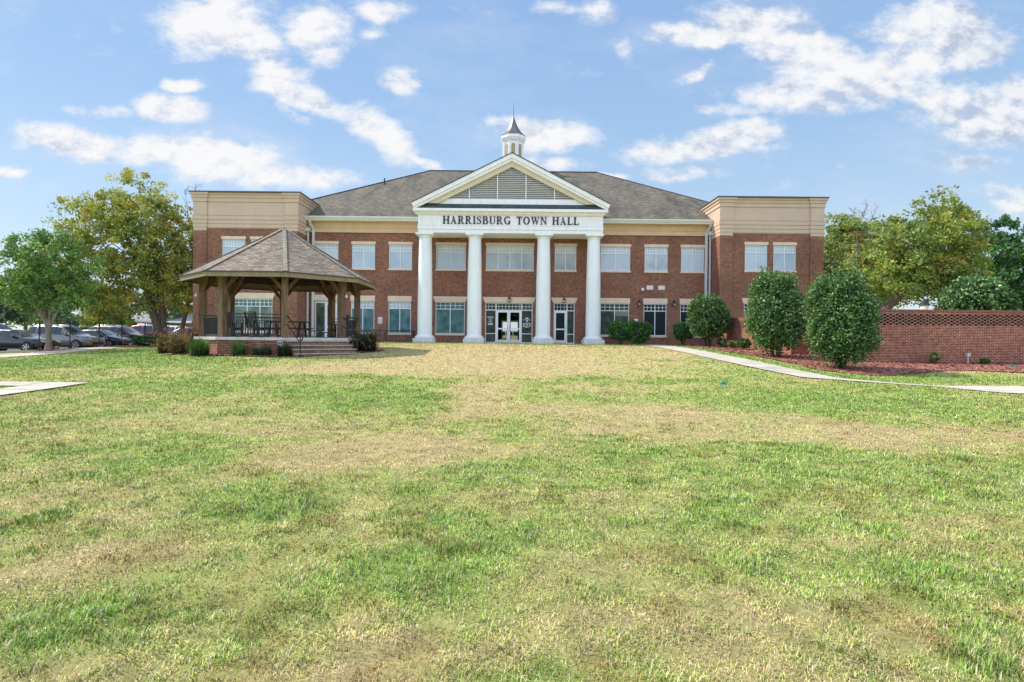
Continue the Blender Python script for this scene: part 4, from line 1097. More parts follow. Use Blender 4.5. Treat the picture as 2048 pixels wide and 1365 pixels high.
# --- cupola -----------------------------------------------------------------
def cupola():
    cx, cy = -.07, 54.5; a0 = PI / 8
    b = MB(); b.box(cx - 1.15, cx + 1.15, cy - 1.15, cy + 1.15, 14.6, 15.9)
    b.lathe([(.97, 15.9), (.97, 18.35), (1.10, 18.45), (1.24, 18.68), (1.24, 18.92), (0, 18.92)], (cx, cy, 0), 8, a0, False)
    for k in range(8): a = a0 + k * PI / 4; b.box(-.06, .06, -.06, .06, 15.9, 18.4, Matrix.Translation((cx + .97 * math.cos(a), cy + .97 * math.sin(a), 0)) @ Matrix.Rotation(a, 4, 'Z'))
    cp = b.build('cupola', M['white'], hall)
    v = MB()
    for k in range(8):
        a = k * PI / 4; r = .97 * math.cos(PI / 8) + .01
        mt = Matrix.Translation((cx + r * math.cos(a), cy + r * math.sin(a), 0)) @ Matrix.Rotation(a, 4, 'Z')
        poly = [(-.17, 16.3), (.17, 16.3), (.17, 17.95)] + [(.17 * math.cos(t), 17.95 + .2 * math.sin(t)) for t in (PI / 5, 2 * PI / 5, 3 * PI / 5, 4 * PI / 5)] + [(-.17, 17.95)]
        vs = [tuple(mt @ Vector((0.0, y, z))) for y, z in poly]; vs2 = [tuple(mt @ Vector((.03, y, z))) for y, z in poly]; n = len(poly)
        v.add(vs + vs2, [tuple(range(n, 2 * n))] + [(i, (i + 1) % n, n + (i + 1) % n, n + i) for i in range(n)])
    v.build('louver', M['cupola_vent'], cp)
    r = MB(); r.lathe([(1.26, 18.93), (1.02, 19.12), (.74, 19.42), (.50, 19.78), (.30, 20.2), (.15, 20.6), (.04, 20.95), (.03, 21.2), (0, 21.2)], (cx, cy, 0), 8, a0, False)
    r.build('spire', M['copper'], cp)
    f = MB(); f.tube([(cx, cy, 21.15), (cx, cy, 22.2)], [.025, .012], 6); f.build('finial', M['roof_edge'], cp)
cupola()

# small wall sign, railing by the wall, handrails by the side door
sg = thing('wall_sign', 'small white notice sign on the brick between two teal windows', 'sign', (-9.87, W0 - .02, 1.2))
m = MB(); m.box(-.17, .17, -.01, .015, -.25, .25); m.build('panel', M['white'], sg, world=False)
m = MB(); m.box(-.07, .07, -.014, -.0105, .04, .14)
for k in range(3): m.box(-.13 + .02 * k, .13 - .02 * k, -.014, -.0105, -.06 - .05 * k, -.035 - .05 * k)
m.build('lettering', M['graybox'], sg, world=False)
def rail_fence(name, label, cat, pts, h, gap=.12, base=None, group=None, mid=True):
    t = thing(name, label, cat, (pts[0][0], pts[0][1], base if base is not None else g1(*pts[0])), group=group)
    z0 = t.location.z
    r = MB(); pk = MB()
    for p, q in zip(pts, pts[1:]):
        p = Vector((*p, z0)); q = Vector((*q, z0)); L_ = (q - p).length; d = (q - p) / L_
        r.bar(p + Vector((0, 0, h)), q + Vector((0, 0, h)), .05); r.bar(p + Vector((0, 0, .1)), q + Vector((0, 0, .1)), .035)
        if mid: r.bar(p + Vector((0, 0, h - .13)), q + Vector((0, 0, h - .13)), .03)
        n = int(L_ / gap)
        for k in range(1, n): a = p + d * (L_ * k / n); pk.bar(a + Vector((0, 0, .1)), a + Vector((0, 0, h - .02)), .018)
    r.build('rail', M['black'], t); pk.build('picket', M['black'], t)
    for p in pts:
        s = MB(); s.bar((p[0], p[1], z0), (p[0], p[1], z0 + h + .02), .06); s.build('post', M['black'], t)
    return t
rail_fence('metal_railing', 'low black picket railing in front of the brick below the teal windows', 'railing', [(-11.3, 42.0), (-9.2, 42.0), (-7.25, 42.0), (-7.25, 42.7)], .86, base=GB + .02)
hr = thing('handrail', 'thin black sloping handrail beside the downspouts and the left side door', 'handrail', (-14.6, 41.2, GB))
m = MB()
for dy in (0, .9):
    m.tube([(-15.2, 40.2 + dy, GB + .95), (-14.2, 40.4 + dy, GB + .8), (-12.9, 40.6 + dy, GB + .62)], .022, 6); m.tube([(-15.2, 40.2 + dy, GB + .5), (-14.2, 40.4 + dy, GB + .4), (-12.9, 40.6 + dy, GB + .3)], .016, 6)
m.build('rail', M['black'], hr)
for k, (x, y, h) in enumerate(((-15.2, 40.2, .95), (-14.2, 40.4, .8), (-12.9, 40.6, .62), (-15.2, 41.1, .95), (-14.2, 41.3, .8), (-12.9, 41.5, .62))):
    m = MB(); m.bar((x, y, GB), (x, y, GB + h), .035); m.build('post', M['black'], hr)

# ================================================================== GAZEBO
GC = Vector((-10.98, 27.6, 0)); DZ = -.09
def octv(ap, z, k):   # corner k of an octagon with apothem ap; k=0 at angle 22.5
    a = math.radians(22.5 + 45 * k); r = ap / math.cos(PI / 8)
    return Vector((GC.x + r * math.cos(a), GC.y + r * math.sin(a), z))
# corners: 0 right-back(22.5) 1,2 back 3 left-back 4 left-front(202.5) 5 front-left(247.5) 6 front-right(292.5) 7 right-front(337.5)
M['tread'] = plain('step_tread', (.48, .39, .30), .9, var=.3, nscale=6)
gaz = thing('gazebo', 'octagonal timber gazebo with shingled roof on a low brick base with steps', 'gazebo', (GC.x, GC.y, -.85))
def gazebo():
    b = MB(); bo = [octv(3.42, 0, k) for k in range(8)]
    for k in range(8):
        p, q = bo[k], bo[(k + 1) % 8]; b.quad((p.x, p.y, -1.2), (q.x, q.y, -1.2), (q.x, q.y, DZ - .115), (p.x, p.y, DZ - .115))
    b.build('brick_base', M['brick_wall'], gaz)
    d = MB(); d.prism([(octv(3.5, 0, k).x, octv(3.5, 0, k).y) for k in range(8)], 'z', DZ - .12, DZ); d.build('deck', M['slab'], gaz)
    # roof
    ze, za, ap = 2.63, 5.13, 4.03
    r = MB(); A = Vector((GC.x, GC.y, za))
    for k in range(8): r.add([octv(ap, ze, k), octv(ap, ze, (k + 1) % 8), A], [(0, 1, 2)])
    rf = r.build('roof', M['gaz_roof'], gaz)
    c = MB()
    for k in range(8):
        p = octv(ap + .01, ze + .02, k); c.bar(p, A + Vector((0, 0, .025)), .17, .03)
    c.build('ridge_cap', M['gaz_ridge'], rf)
    u = MB()
    for k in range(8): u.add([octv(ap - .04, ze - .2, (k + 1) % 8), octv(ap - .04, ze - .2, k), A - Vector((0, 0, .25))], [(0, 1, 2)])
    u.build('roof_deck', M['timber_dk'], gaz)
    f = MB()
    for k in range(8):
        p, q, p2, q2 = octv(ap - .02, 0, k), octv(ap - .02, 0, (k + 1) % 8), octv(ap - .07, 0, k), octv(ap - .07, 0, (k + 1) % 8)
        for z0, z1, P, Q, P2, Q2 in ((ze - .22, ze - .01, p, q, p2, q2),):
            v = [(P.x, P.y, z0), (Q.x, Q.y, z0), (Q.x, Q.y, z1), (P.x, P.y, z1), (P2.x, P2.y, z0), (Q2.x, Q2.y, z0), (Q2.x, Q2.y, z1), (P2.x, P2.y, z1)]
            f.add(v, [(0, 1, 2, 3), (5, 4, 7, 6), (1, 0, 4, 5), (3, 2, 6, 7)])
    f.build('fascia', M['fasciaw'], gaz)
    f = MB()
    for k in range(8):
        p, q = octv(ap + .015, ze - .015, k), octv(ap + .015, ze - .015, (k + 1) % 8); f.bar(p, q, .03, .035)
    f.build('drip_edge', M['roof_edge'], gaz)
    f = MB()
    for k in range(8):
        p, q = octv(ap - .08, 0, k), octv(ap - .08, 0, (k + 1) % 8)
        f.quad((q.x, q.y, ze - .225), (p.x, p.y, ze - .225), (p.x, p.y, ze - .02), (q.x, q.y, ze - .02))
    f.build('inner_shade_ring', M['timber_dk'], gaz)  # dark ring added inside the fascia, eave shade put into its colour
    # posts, ring beam, braces, rafters
    for k in range(8):
        a = math.radians(22.5 + 45 * k); pc = octv(3.18 * math.cos(PI / 8) / math.cos(PI / 8), 0, k)
        mt = Matrix.Translation((pc.x, pc.y, 0)) @ Matrix.Rotation(a, 4, 'Z')
        m = MB(); w = .135; m.box(-w, w, -w, w, DZ + .03, 2.72, mt); m.box(-w - .012, w + .012, -w - .012, w + .012, DZ, DZ + .03, mt); post = m.build('post', M['timber'], gaz)
        m = MB()
        for s in (-1, 1):
            dd = (octv(3.18, 0, (k + s) % 8) - pc).normalized()
            m.bar(pc + dd * .1 + Vector((0, 0, 1.98)), pc + dd * .72 + Vector((0, 0, 2.66)), .09, .14)
        dd = (Vector((GC.x, GC.y, 0)) - pc).normalized()
        m.bar(pc + dd * .1 + Vector((0, 0, 2.05)), pc + dd * .85 + Vector((0, 0, 2.95)), .09, .14)
        m.build('brace', M['timber_mid'], post)
    m = MB()
    for k in range(8): m.bar(octv(3.18, 2.78, k), octv(3.18, 2.78, (k + 1) % 8), .13, .26)
    m.build('ring_beam', M['timber_dk'], gaz)
    m = MB()
    for k in range(8): m.bar(octv(ap - .1, ze - .24, k), A - Vector((0, 0, .42)), .08, .16)
    m.build('rafter', M['timber_dk'], gaz)
    # railings on all facets except the stair facet (6->7) and the rear entrance (1->2)
    for k in range(8):
        if k in (6, 1): continue
        p, q = octv(3.18, DZ, k), octv(3.18, DZ, (k + 1) % 8); d = (q - p).normalized(); p = p + d * .15; q = q - d * .15
        r = MB(); U = Vector((0, 0, 1))
        r.bar(p + U * .99, q + U * .99, .06, .04); r.bar(p + U * .10, q + U * .10, .035); r.bar(p + U * .86, q + U * .86, .03)
        n = int((q - p).length / .115)
        for i in range(1, n): a = p + (q - p) * i / n; r.bar(a + U * .1, a + U * .86, .024)
        r.build('railing', M['black'], gaz)
    # stairs on facet 6->7
    p, q = octv(3.42, 0, 6), octv(3.42, 0, 7); out = Vector((math.cos(math.radians(-45)), math.sin(math.radians(-45)), 0)); t = (q - p).normalized()
    mid = (p + q) / 2; half = (q - p).length / 2
    mt = Matrix((t.to_3d(), out, Vector((0, 0, 1)))).transposed().to_4x4(); mt.translation = mid
    mt = Matrix.Translation(mid) @ Matrix(((t.x, out.x, 0, 0), (t.y, out.y, 0, 0), (0, 0, 1, 0), (0, 0, 0, 1)))
    n = 4; rise = (DZ + .85) / (n + .0)
    for i in range(n):
        z1 = DZ - .17 * (i + 1) + (.0)
        if i == n - 1: pass
        m = MB(); y0 = .30 * i; m.box(-half, half, y0, y0 + .30, -1.2, z1, mt)
        m.build('step', M['brick_step'], gaz)
        m = MB(); m.box(-half - .01, half + .01, y0 + .0, y0 + .33, z1, z1 + .045, mt); m.build('tread', M['tread'], gaz)
    for s in (-1, 1):
        r = MB(); x = s * (half - .12)
        P = lambda y, z: mt @ Vector((x, y, z))
        top = [(-.22, DZ + .0), (-.22, DZ + .92), (0.0, DZ + .92), (1.25, DZ + .18), (1.42, DZ + .18)]
        r.tube([P(*a) for a in [(-.25, DZ + .92), (0.0, DZ + .92), (1.22, DZ + .14), (1.38, DZ + .14), (1.44, DZ + .05), (1.40, DZ - .08), (1.28, DZ - .1)]], .024, 8)
        r.tube([P(*a) for a in [(-.20, DZ + .55), (0.0, DZ + .55), (1.22, DZ - .22)]], .02, 8)
        r.tube([P(-.12, DZ), P(-.12, DZ + .92)], .024, 8); r.tube([P(1.22, -.9), P(1.22, DZ + .14)], .024, 8)
        r.build('handrail', M['black'], gaz)
    # grey service box on the base front
    m = MB(); y = GC.y - 3.43; m.box(-9.83, -9.60, y - .07, y, -.50, -.24); o = m.build('meter_box', M['graybox'], gaz)
    m = MB()
    for a, c in ((-9.81, -.35), (-9.70, -.35), (-9.81, -.46)): m.box(a, a + .08, y - .076, y - .0705, c, c + .07)
    m.build('socket', M['black'], o)
    for k in (4, 7):
        pc = octv(3.42, 0, k); m = MB(); m.lathe([(0, 1.72), (.05, 1.74), (.06, 1.8), (.03, 1.88), (0, 1.9)], (pc.x, pc.y, 0), 8); m.build('light', M['white'], gaz)
gazebo()

def rocking_chair(label, loc, rz):
    t = thing('rocking_chair', label, 'chair', (loc[0], loc[1], DZ), rz, 'black rocking chairs in the gazebo')
    m = MB()
    for s in (-1, 1): m.tube([(s * .27, -.48, .10), (s * .27, -.25, .035), (s * .27, .05, .02), (s * .27, .3, .05), (s * .27, .45, .11)], .022, 6)
    m.build('rocker', M['black_plastic'], t, world=False)
    m = MB(); m.box(-.28, .28, -.26, .26, .40, .44); m.box(-.28, .28, .235, .265, .32, .40); m.build('seat', M['black_plastic'], t, world=False)
    for sx in (-1, 1):
        for y0, h in ((.22, .64), (-.22, .42)):
            m = MB(); m.bar((sx * .27, y0, .04), (sx * .27, y0, h), .045); m.build('leg', M['black_plastic'], t, world=False)
    m = MB()
    for s in (-1, 1): m.box(s * .29 - .05, s * .29 + .05, -.3, .32, .64, .665)
    m.build('armrest', M['black_plastic'], t, world=False)
    m = MB()
    for k in range(6): x = -.22 + .088 * k; m.bar((x, -.25, .46), (x, -.43, 1.10), .055, .018, up=(0, 1, 0))
    m.bar((-.28, -.44, 1.13), (.28, -.44, 1.13), .09, .03); m.bar((-.28, -.27, .5), (.28, -.27, .5), .05, .03)
    for s in (-1, 1): m.bar((s * .28, -.24, .40), (s * .28, -.45, 1.14), .045)
    m.build('backrest', M['black_plastic'], t, world=False)
    return t
rocking_chair('black slatted rocking chair nearest the left front post of the gazebo', (-13.15, 27.2), -.5)
rocking_chair('black slatted rocking chair with its back to the front railing, left of the picnic table', (-11.65, 26.2), -.25)
rocking_chair('black rocking chair by the right rear post near the gazebo steps', (-8.55, 28.2), 1.5)
tb = thing('picnic_table', 'dark picnic table with bench standing inside the gazebo', 'table', (-10.85, 27.8, DZ))
m = MB(); m.box(-1.0, 1.0, -.38, .38, .72, .77); m.build('tabletop', M['black_plastic'], tb, world=False)
for s in (-1, 1):
    m = MB(); m.box(-1.0, 1.0, s * .75 - .14, s * .75 + .14, .42, .46); m.build('bench', M['black_plastic'], tb, world=False)
    m = MB(); m.bar((s * .7, -.25, .72), (s * .7, -.6, 0.0), .07); m.bar((s * .7, .25, .72), (s * .7, .6, 0.0), .07); m.bar((s * .7, -.8, .40), (s * .7, .8, .40), .06); m.build('leg_frame', M['black_plastic'], tb, world=False)

# ================================================================== GARDEN WALL
def garden_wall():
    t = thing('brick_wall', 'low red brick garden wall with a pierced pattern of gaps near its top', 'wall', (15.1, 24.4, -.9))
    ZT = 1.37; th = .30
    # wall as solid below, screen courses, then cap. Holes are real recesses: dark backing behind a lattice of bricks
    segs = [((13.6, 41.0), (13.6, 28.0)), ((13.6, 28.0), (15.1, 28.0)), ((15.1, 28.0), (15.1, 24.4)), ((15.1, 24.4), (42, 24.4))]
    low = MB(); cap = MB(); hole = MB(); scr = MB()
    z1 = ZT - .66; z2 = ZT - .20
    rows = 7; rh = (z2 - z1) / rows
    for (p, q) in segs:
        p = Vector((*p, 0)); q = Vector((*q, 0)); d = (q - p).normalized(); L_ = (q - p).length
        nrm = Vector((d.y, -d.x, 0))     # outward: to the left for the first run
        inw = -nrm if False else Vector((-d.y, d.x, 0))
        def V_(s, off, z): v = p + d * s + inw * off; return (v.x, v.y, z)
        low.quad(V_(0, 0, -1.6), V_(L_, 0, -1.6), V_(L_, 0, z1), V_(0, 0, z1)); low.quad(V_(L_, th, -1.6), V_(0, th, -1.6), V_(0, th, z1), V_(L_, th, z1))
        low.quad(V_(0, 0, z1), V_(L_, 0, z1), V_(L_, th, z1), V_(0, th, z1))
        hole.quad(V_(0, .15, z1), V_(L_, .15, z1), V_(L_, .15, z2), V_(0, .15, z2))
        scr_hi = V_
        cap.quad(V_(0, 0, z2), V_(L_, 0, z2), V_(L_, 0, ZT - .1), V_(0, 0, ZT - .1)); cap.quad(V_(L_, th, z2), V_(0, th, z2), V_(0, th, ZT - .1), V_(L_, th, ZT - .1)); cap.quad(V_(0, th, z2), V_(L_, th, z2), V_(L_, 0, z2), V_(0, 0, z2))
        per = .258; n = int(L_ / per) + 1; hw = .115
        for r in range(rows):
            za = z1 + r * rh; o = 0 if r % 2 else per / 2
            for k in range(-1, n + 1):
                a = max(0, o + k * per + hw); b = min(L_, o + (k + 1) * per)
                if b - a < .02: continue
                for off, rev in ((0, False), (.145, True)):
                    if rev: continue
                    scr.quad(V_(a, 0, za), V_(b, 0, za), V_(b, 0, za + rh), V_(a, 0, za + rh))
                scr.quad(V_(a, .14, za), V_(a, 0, za), V_(a, 0, za + rh), V_(a, .14, za + rh)); scr.quad(V_(b, 0, za), V_(b, .14, za), V_(b, .14, za + rh), V_(b, 0, za + rh))
                scr.quad(V_(a, 0, za + rh - .001), V_(b, 0, za + rh - .001), V_(b, .14, za + rh - .001), V_(a, .14, za + rh - .001)); scr.quad(V_(a, .14, za + .001), V_(b, .14, za + .001), V_(b, 0, za + .001), V_(a, 0, za + .001))
        hole.quad(V_(L_, .16, z1), V_(0, .16, z1), V_(0, .16, z2), V_(L_, .16, z2))
        n = int(L_ / .0677)
        for k in range(n):
            s0 = L_ * k / n; s1 = L_ * (k + 1) / n - .009
            vs = [V_(s0, -.015, ZT - .099), V_(s1, -.015, ZT - .099), V_(s1, th + .015, ZT - .099), V_(s0, th + .015, ZT - .099), V_(s0, -.015, ZT), V_(s1, -.015, ZT), V_(s1, th + .015, ZT), V_(s0, th + .015, ZT)]
            cap_top.add(vs, [(0, 1, 5, 4), (2, 3, 7, 6), (4, 5, 6, 7), (1, 2, 6, 5), (3, 0, 4, 7)])
    low.build('wall_body', M['brick_wall'], t); cap.build('upper_course', M['brick_wall'], t); scr.build('pierced_screen', M['brick_scr'], t); hole.build('gap_backing', M['cap'], t)
    cap_top.build('coping', M['brick_cope'], t)
cap_top = MB()
M['brick_scr'] = brick('brick_screen', (.29, .10, .07), (.20, .068, .05), (.44, .36, .28), bw=.129, stain=.3)
M['brick_cope'] = plain('brick_coping', (.29, .125, .09), .9, var=.35, nscale=14)
garden_wall()
up_ = thing('utility_post', 'short grey utility post with a square box standing by the brick wall', 'post', (19.2, 24.2, g1(19.2, 24.2)))
m = MB(); m.bar((0, 0, -.05), (0, 0, .34), .035); m.build('pipe', M['graybox'], up_, world=False)
m = MB(); m.box(-.065, .065, -.05, .05, .34, .47); m.box(-.07, .07, -.055, .055, .47, .485); m.build('box', M['graybox'], up_, world=False)
def marker(label, x, y, h, s):
    t = thing('marker_flag', label, 'flag', (x, y, g1(x, y)), group='green marker flags')
    m = MB(); m.bar((0, 0, 0), (0, 0, h), .008); m.build('wire', M['black'], t, world=False)
    m = MB(); m.add([(0, 0, h), (s, -.02, h - .02), (s * .9, -.03, h - s * .8), (0, 0, h - s * .7), (0, .01, h), (-s * .7, .05, h - s * .3), (-s * .5, .03, h - s)], [(0, 1, 2, 3), (4, 5, 6, 3)]); m.build('flag', M['flag'], t, world=False)
marker('small green plastic marker flag alone in the open lawn', 5.42, 14.74, .24, .10)
marker('tiny green marker flag at the edge of the red mulch by the brick wall', 18.9, 21.7, .26, .08)

# ================================================================== VEGETATION
def leaves(name, P, size, C, parent, mat, stretch=1.7, flat=0.):
    """P world points (n,3) -> one leaf-shaped quad each"""
    n = len(P)
    a = RNG.normal(size=(n, 3)); a /= np.linalg.norm(a, axis=1)[:, None]
    r = RNG.normal(size=(n, 3)); r[:, 2] += flat; b = np.cross(a, r); b /= (np.linalg.norm(b, axis=1)[:, None] + 1e-9)
    s = size * (.6 + .8 * RNG.random(n))[:, None]
    L_ = a * s * stretch * .5; Wd = b * s * .5
    cup = np.cross(a, b) * s * .15
    V = np.stack([P - L_, P - Wd + cup, P + L_, P + Wd + cup], 1).reshape(-1, 3)
    F = np.arange(n * 4).reshape(-1, 4)
    V = V - np.array(world_loc(parent))
    return fast_mesh(name, V, F, mat, np.repeat(C, 4, 0), parent)

def pick(pal, n, w=None):
    pal = np.array(pal); w = None if w is None else np.array(w) / sum(w)
    return pal[RNG.choice(len(pal), n, p=w)]

def crown_points(ells, nclump, per, cr, hollow=.45):
    """clumps through the volume of several ellipsoids; returns points, clump ids, clump centres"""
    vols = np.array([e[3] * e[4] * e[5] for e in ells]); pr = vols / vols.sum()
    idx = RNG.choice(len(ells), nclump, p=pr); E = np.array(ells)[idx]
    d = RNG.normal(size=(nclump, 3)); d /= np.linalg.norm(d, axis=1)[:, None]
    rad = hollow + (1 - hollow) * RNG.random(nclump) ** .6
    Cc = E[:, :3] + d * rad[:, None] * E[:, 3:6]
    ids = np.repeat(np.arange(nclump), per); n = len(ids)
    o = RNG.normal(size=(n, 3)); o /= np.linalg.norm(o, axis=1)[:, None]
    o *= (RNG.random(n) ** .45)[:, None] * (cr * (.55 + .9 * RNG.random(nclump)))[ids][:, None]; o[:, 2] *= .7
    return Cc[ids] + o, ids, Cc

def limbs(mb, start, targets, r0, wig=.35, n=6):
    start = Vector(start)
    for T_ in targets:
        T_ = Vector(T_); L_ = (T_ - start).length; pts = []; rr = []
        for i in range(n + 1):
            f = i / n; p = start.lerp(T_, f) + Vector((0, 0, math.sin(f * PI) * L_ * .06))
            if 0 < i < n: p += Vector([random.uniform(-1, 1) for _ in range(3)]) * wig * .12 * L_ * .5
            pts.append(p); rr.append(max(.012, r0 * (1 - f) ** .8))
        mb.tube(pts, rr, 6, caps=False)

def tree(name, label, base, trunks, ells, nclump, per, cr, size, pal, pw, group=None, bark='bark', nlimb=26, hollow=.45, flat=0., shade=.5, twigs=None, cat='tree'):
    """trunks: list of polylines [(x,y,z,r)...] relative to base"""
    t = thing(name, label, cat, base, group=group); B = Vector(base)
    P, ids, Cc = crown_points([(e[0] + B.x, e[1] + B.y, e[2] + B.z, e[3], e[4], e[5]) for e in ells], nclump, per, cr, hollow)
    m = MB()
    for tr in trunks:
        pts = [B + Vector(q[:3]) for q in tr]; m.tube(pts, [q[3] for q in tr], 10, caps=False)
        m.lathe([(tr[0][3] * 1.5, -.15), (tr[0][3] * 1.15, .1), (tr[0][3], .35)], tuple(pts[0]), 10)
    for k in range(nlimb):
        tr = trunks[k % len(trunks)]; i = random.randrange(max(1, len(tr) // 2), len(tr)); s = B + Vector(tr[i][:3])
        c = Cc[random.randrange(len(Cc))]
        tgt = [c, Cc[random.randrange(len(Cc))]]
        dd = sorted(Cc, key=lambda q: (q[0] - s.x) ** 2 + (q[1] - s.y) ** 2 + (q[2] - s.z) ** 2 + random.random() * 30)[:1]
        limbs(m, s, [c if k % 2 else dd[0]], tr[i][3] * .55)
    if twigs:
        for a, b in twigs:
            limbs(m, B + Vector(a), [B + Vector(b)], .022, .3, 8)
            for _ in range(11):
                f = random.uniform(.4, .95); s = (B + Vector(a)).lerp(B + Vector(b), f); limbs(m, s, [s + Vector((random.uniform(-.5, .5), random.uniform(-.4, .4), random.uniform(.1, .6)))], .008, .3, 4)
    m.build('trunk', M[bark], t)
    n = len(P); cb = .75 + .5 * RNG.random(nclump)
    base_c = pick(pal, nclump, pw)[ids] * .55 + pick(pal, n, pw) * .45
    C = base_c * (cb[ids] * (.75 + .5 * RNG.random(n)))[:, None]
    leaves('crown', P, size, C, t, M['leaf'], flat=flat)
    return t

BIRCH = [(.42, .45, .10), (.30, .40, .09), (.54, .48, .10), (.54, .36, .08), (.18, .28, .09), (.38, .41, .21)]
BW = [3, 4, 2.5, 1.2, 3, 1.5]
GREEN = [(.19, .34, .10), (.11, .23, .08), (.32, .46, .11), (.13, .24, .10)]
DEEP = [(.07, .18, .07), (.045, .12, .055), (.12, .26, .09)]
HAZE = [(.20, .29, .16), (.14, .22, .13), (.26, .34, .17), (.18, .26, .18)]

gzb = lambda x, y: (x, y, g1(x, y) - .02)
# big yellowing birch left of the hall: stems lean left, a second stem leans right
tree('birch_tree', 'tall spreading tree with yellow green autumn leaves and leaning dark stems left of the hall', gzb(-26.9, 44.2),
     [[(0, 0, 0, .34), (-.35, 0, 1.5, .30), (-.9, 0, 3.2, .26), (-1.6, .2, 5.2, .20), (-2.6, .2, 7.6, .13), (-3.4, 0, 10, .06)],
      [(.1, .1, 0, .28), (0, .2, 1.5, .24), (-.2, .3, 3.3, .2), (-.6, .3, 6, .14), (-.9, .2, 9.5, .07)],],
     [(-3.6, 0, 8.2, 5.0, 3.6, 4.3), (-5.4, 0, 5.8, 4.0, 3.2, 3.2), (-1.7, 0, 10.0, 3.2, 3., 3.4), (-3.9, 0, 10.2, 2.4, 2.4, 2.2), (-4.6, 0, 3.0, 2.6, 2.2, 1.5), (-.2, 0, 3.6, 1.6, 1.6, 1.4), (-1.8, 0, 5.2, 3.0, 3, 2.6), (-3.2, 0, 3.4, 3.6, 2.6, 1.2), (-.1, 0, 7.5, 1.9, 2.5, 4.2)], 640, 60, .60, .125, BIRCH, BW, nlimb=40, hollow=.3)
tree('birch_tree', 'slimmer yellowing tree growing against the left corner of the hall', gzb(-25.9, 44.6),
     [[(0, 0, 0, .2), (.35, 0, 1.6, .17), (.75, 0, 3.4, .13), (1.1, 0, 6, .09), (1.2, 0, 9.5, .04)]],
     [(1.2, 0, 7.0, 1.7, 2., 3.6), (1.2, 0, 4.6, 1.7, 2., 2.6), (.2, 0, 5.2, 1.6, 2, 2.4)], 170, 62, .48, .125, BIRCH, [4, 3, 3, 2, 1.5, 1], nlimb=16, hollow=.2, twigs=[((.8, 0, 9), (.4, 0, 12.2)), ((1.1, 0, 9), (1.3, 0, 12.6)), ((.9, 0, 9), (1.8, 0, 11.9))])
tree('green_tree', 'rounded green leafy tree with a pale forking trunk in front of the parked cars', gzb(-29.5, 36.6),
     [[(0, 0, 0, .19), (0, 0, .9, .17), (-.1, 0, 1.6, .13), (-.8, 0, 2.9, .08), (-1.6, 0, 4.4, .04)], [(0, 0, 1.0, .12), (.05, .05, 2.2, .10), (0, .1, 4.2, .06), (-.1, 0, 6, .03)], [(0, 0, 1.3, .1), (.5, 0, 2.4, .07), (1.3, 0, 3.8, .04)]],
     [(-.2, 0, 5.1, 3.0, 2.5, 2.5), (-1.2, 0, 4.2, 2.4, 2.3, 1.7), (1.1, 0, 3.9, 1.9, 2.2, 1.6), (.2, 0, 6.4, 1.7, 1.6, 1.3)], 270, 60, .50, .11, GREEN, [3, 3, 2, 2], bark='bark_pale', nlimb=30, hollow=.3)
# right of the hall
tree('birch_tree', 'broad yellow green tree with a thick slanting limb rising behind the brick wall', gzb(21.6, 34.0),
     [[(0, 0, 0, .34), (-.1, 0, 1.2, .30), (.15, 0, 2.2, .27), (1.2, 0, 3.2, .24), (2.2, 0, 4.2, .20), (3.0, .1, 6.0, .12), (3.4, 0, 8, .05)], [(.1, 0, 1.6, .18), (-.4, .2, 3.2, .14), (-1.0, .2, 5.2, .08), (-1.3, 0, 7, .04)]],
     [(3.0, 0, 6.2, 3.1, 2.7, 2.4), (1.0, 0, 5.0, 2.6, 2.5, 2.1), (3.9, 0, 4.6, 2.4, 2.4, 2.0), (3.4, 0, 8.2, 1.4, 1.4, 1.2), (4.9, 0, 7.3, 1.3, 1.3, 1.3), (1.2, .0, 7.7, .9, .9, .8), (4.2, 0, 3.2, 1.6, 1.5, 1.2)], 460, 64, .52, .112, BIRCH, [1.8, 4, 1.0, .5, 5, 2], nlimb=34, hollow=.3)
tree('birch_tree', 'yellow green tree whose crown shows just beyond the right corner of the hall', gzb(28.6, 46.5),
     [[(0, 0, 0, .3), (-.2, 0, 2.4, .25), (-.6, 0, 4.6, .18), (-1.2, 0, 7, .10), (-1.4, 0, 9.5, .05)]],
     [(-.6, 0, 7.4, 3.2, 2.6, 3.2), (-2.4, 0, 6.4, 2.2, 2.4, 3.0), (1.4, 0, 6.0, 2.8, 2.4, 2.8), (-2.0, 0, 9.6, 1.6, 1.4, 1.3), (-1.2, 0, 3.6, 3.0, 2.4, 1.8)], 430, 64, .60, .13, BIRCH, [1.8, 4, 1.0, .7, 5, 2], nlimb=20, hollow=.25, twigs=[((-1.2, 0, 8.6), (-1.0, 0, 11.3)), ((-.9, 0, 8.6), (0, 0, 11.6)), ((-.6, 0, 8.6), (.9, 0, 11.4)), ((-1.2, 0, 8.6), (-.2, 0, 11.0))])
tree('green_tree', 'large dark green tree at the far right behind the brick wall', gzb(33.6, 39.5),
     [[(0, 0, 0, .3), (0, 0, 2, .26), (.2, 0, 4.4, .18), (.2, 0, 7, .08)]],
     [(.2, 0, 5.6, 3.6, 3.2, 2.9), (2.6, 0, 5.4, 3.0, 3, 2.6), (-1.4, 0, 3.9, 2.2, 2.6, 2.2), (-.6, 0, 8.1, 1.8, 1.8, 1.2), (1.0, 0, 2.8, 3.4, 2.6, 1.8)], 430, 62, .52, .14, DEEP + [(.09, .20, .05)], [3, 3, 2, 1.6], nlimb=24, hollow=.3)

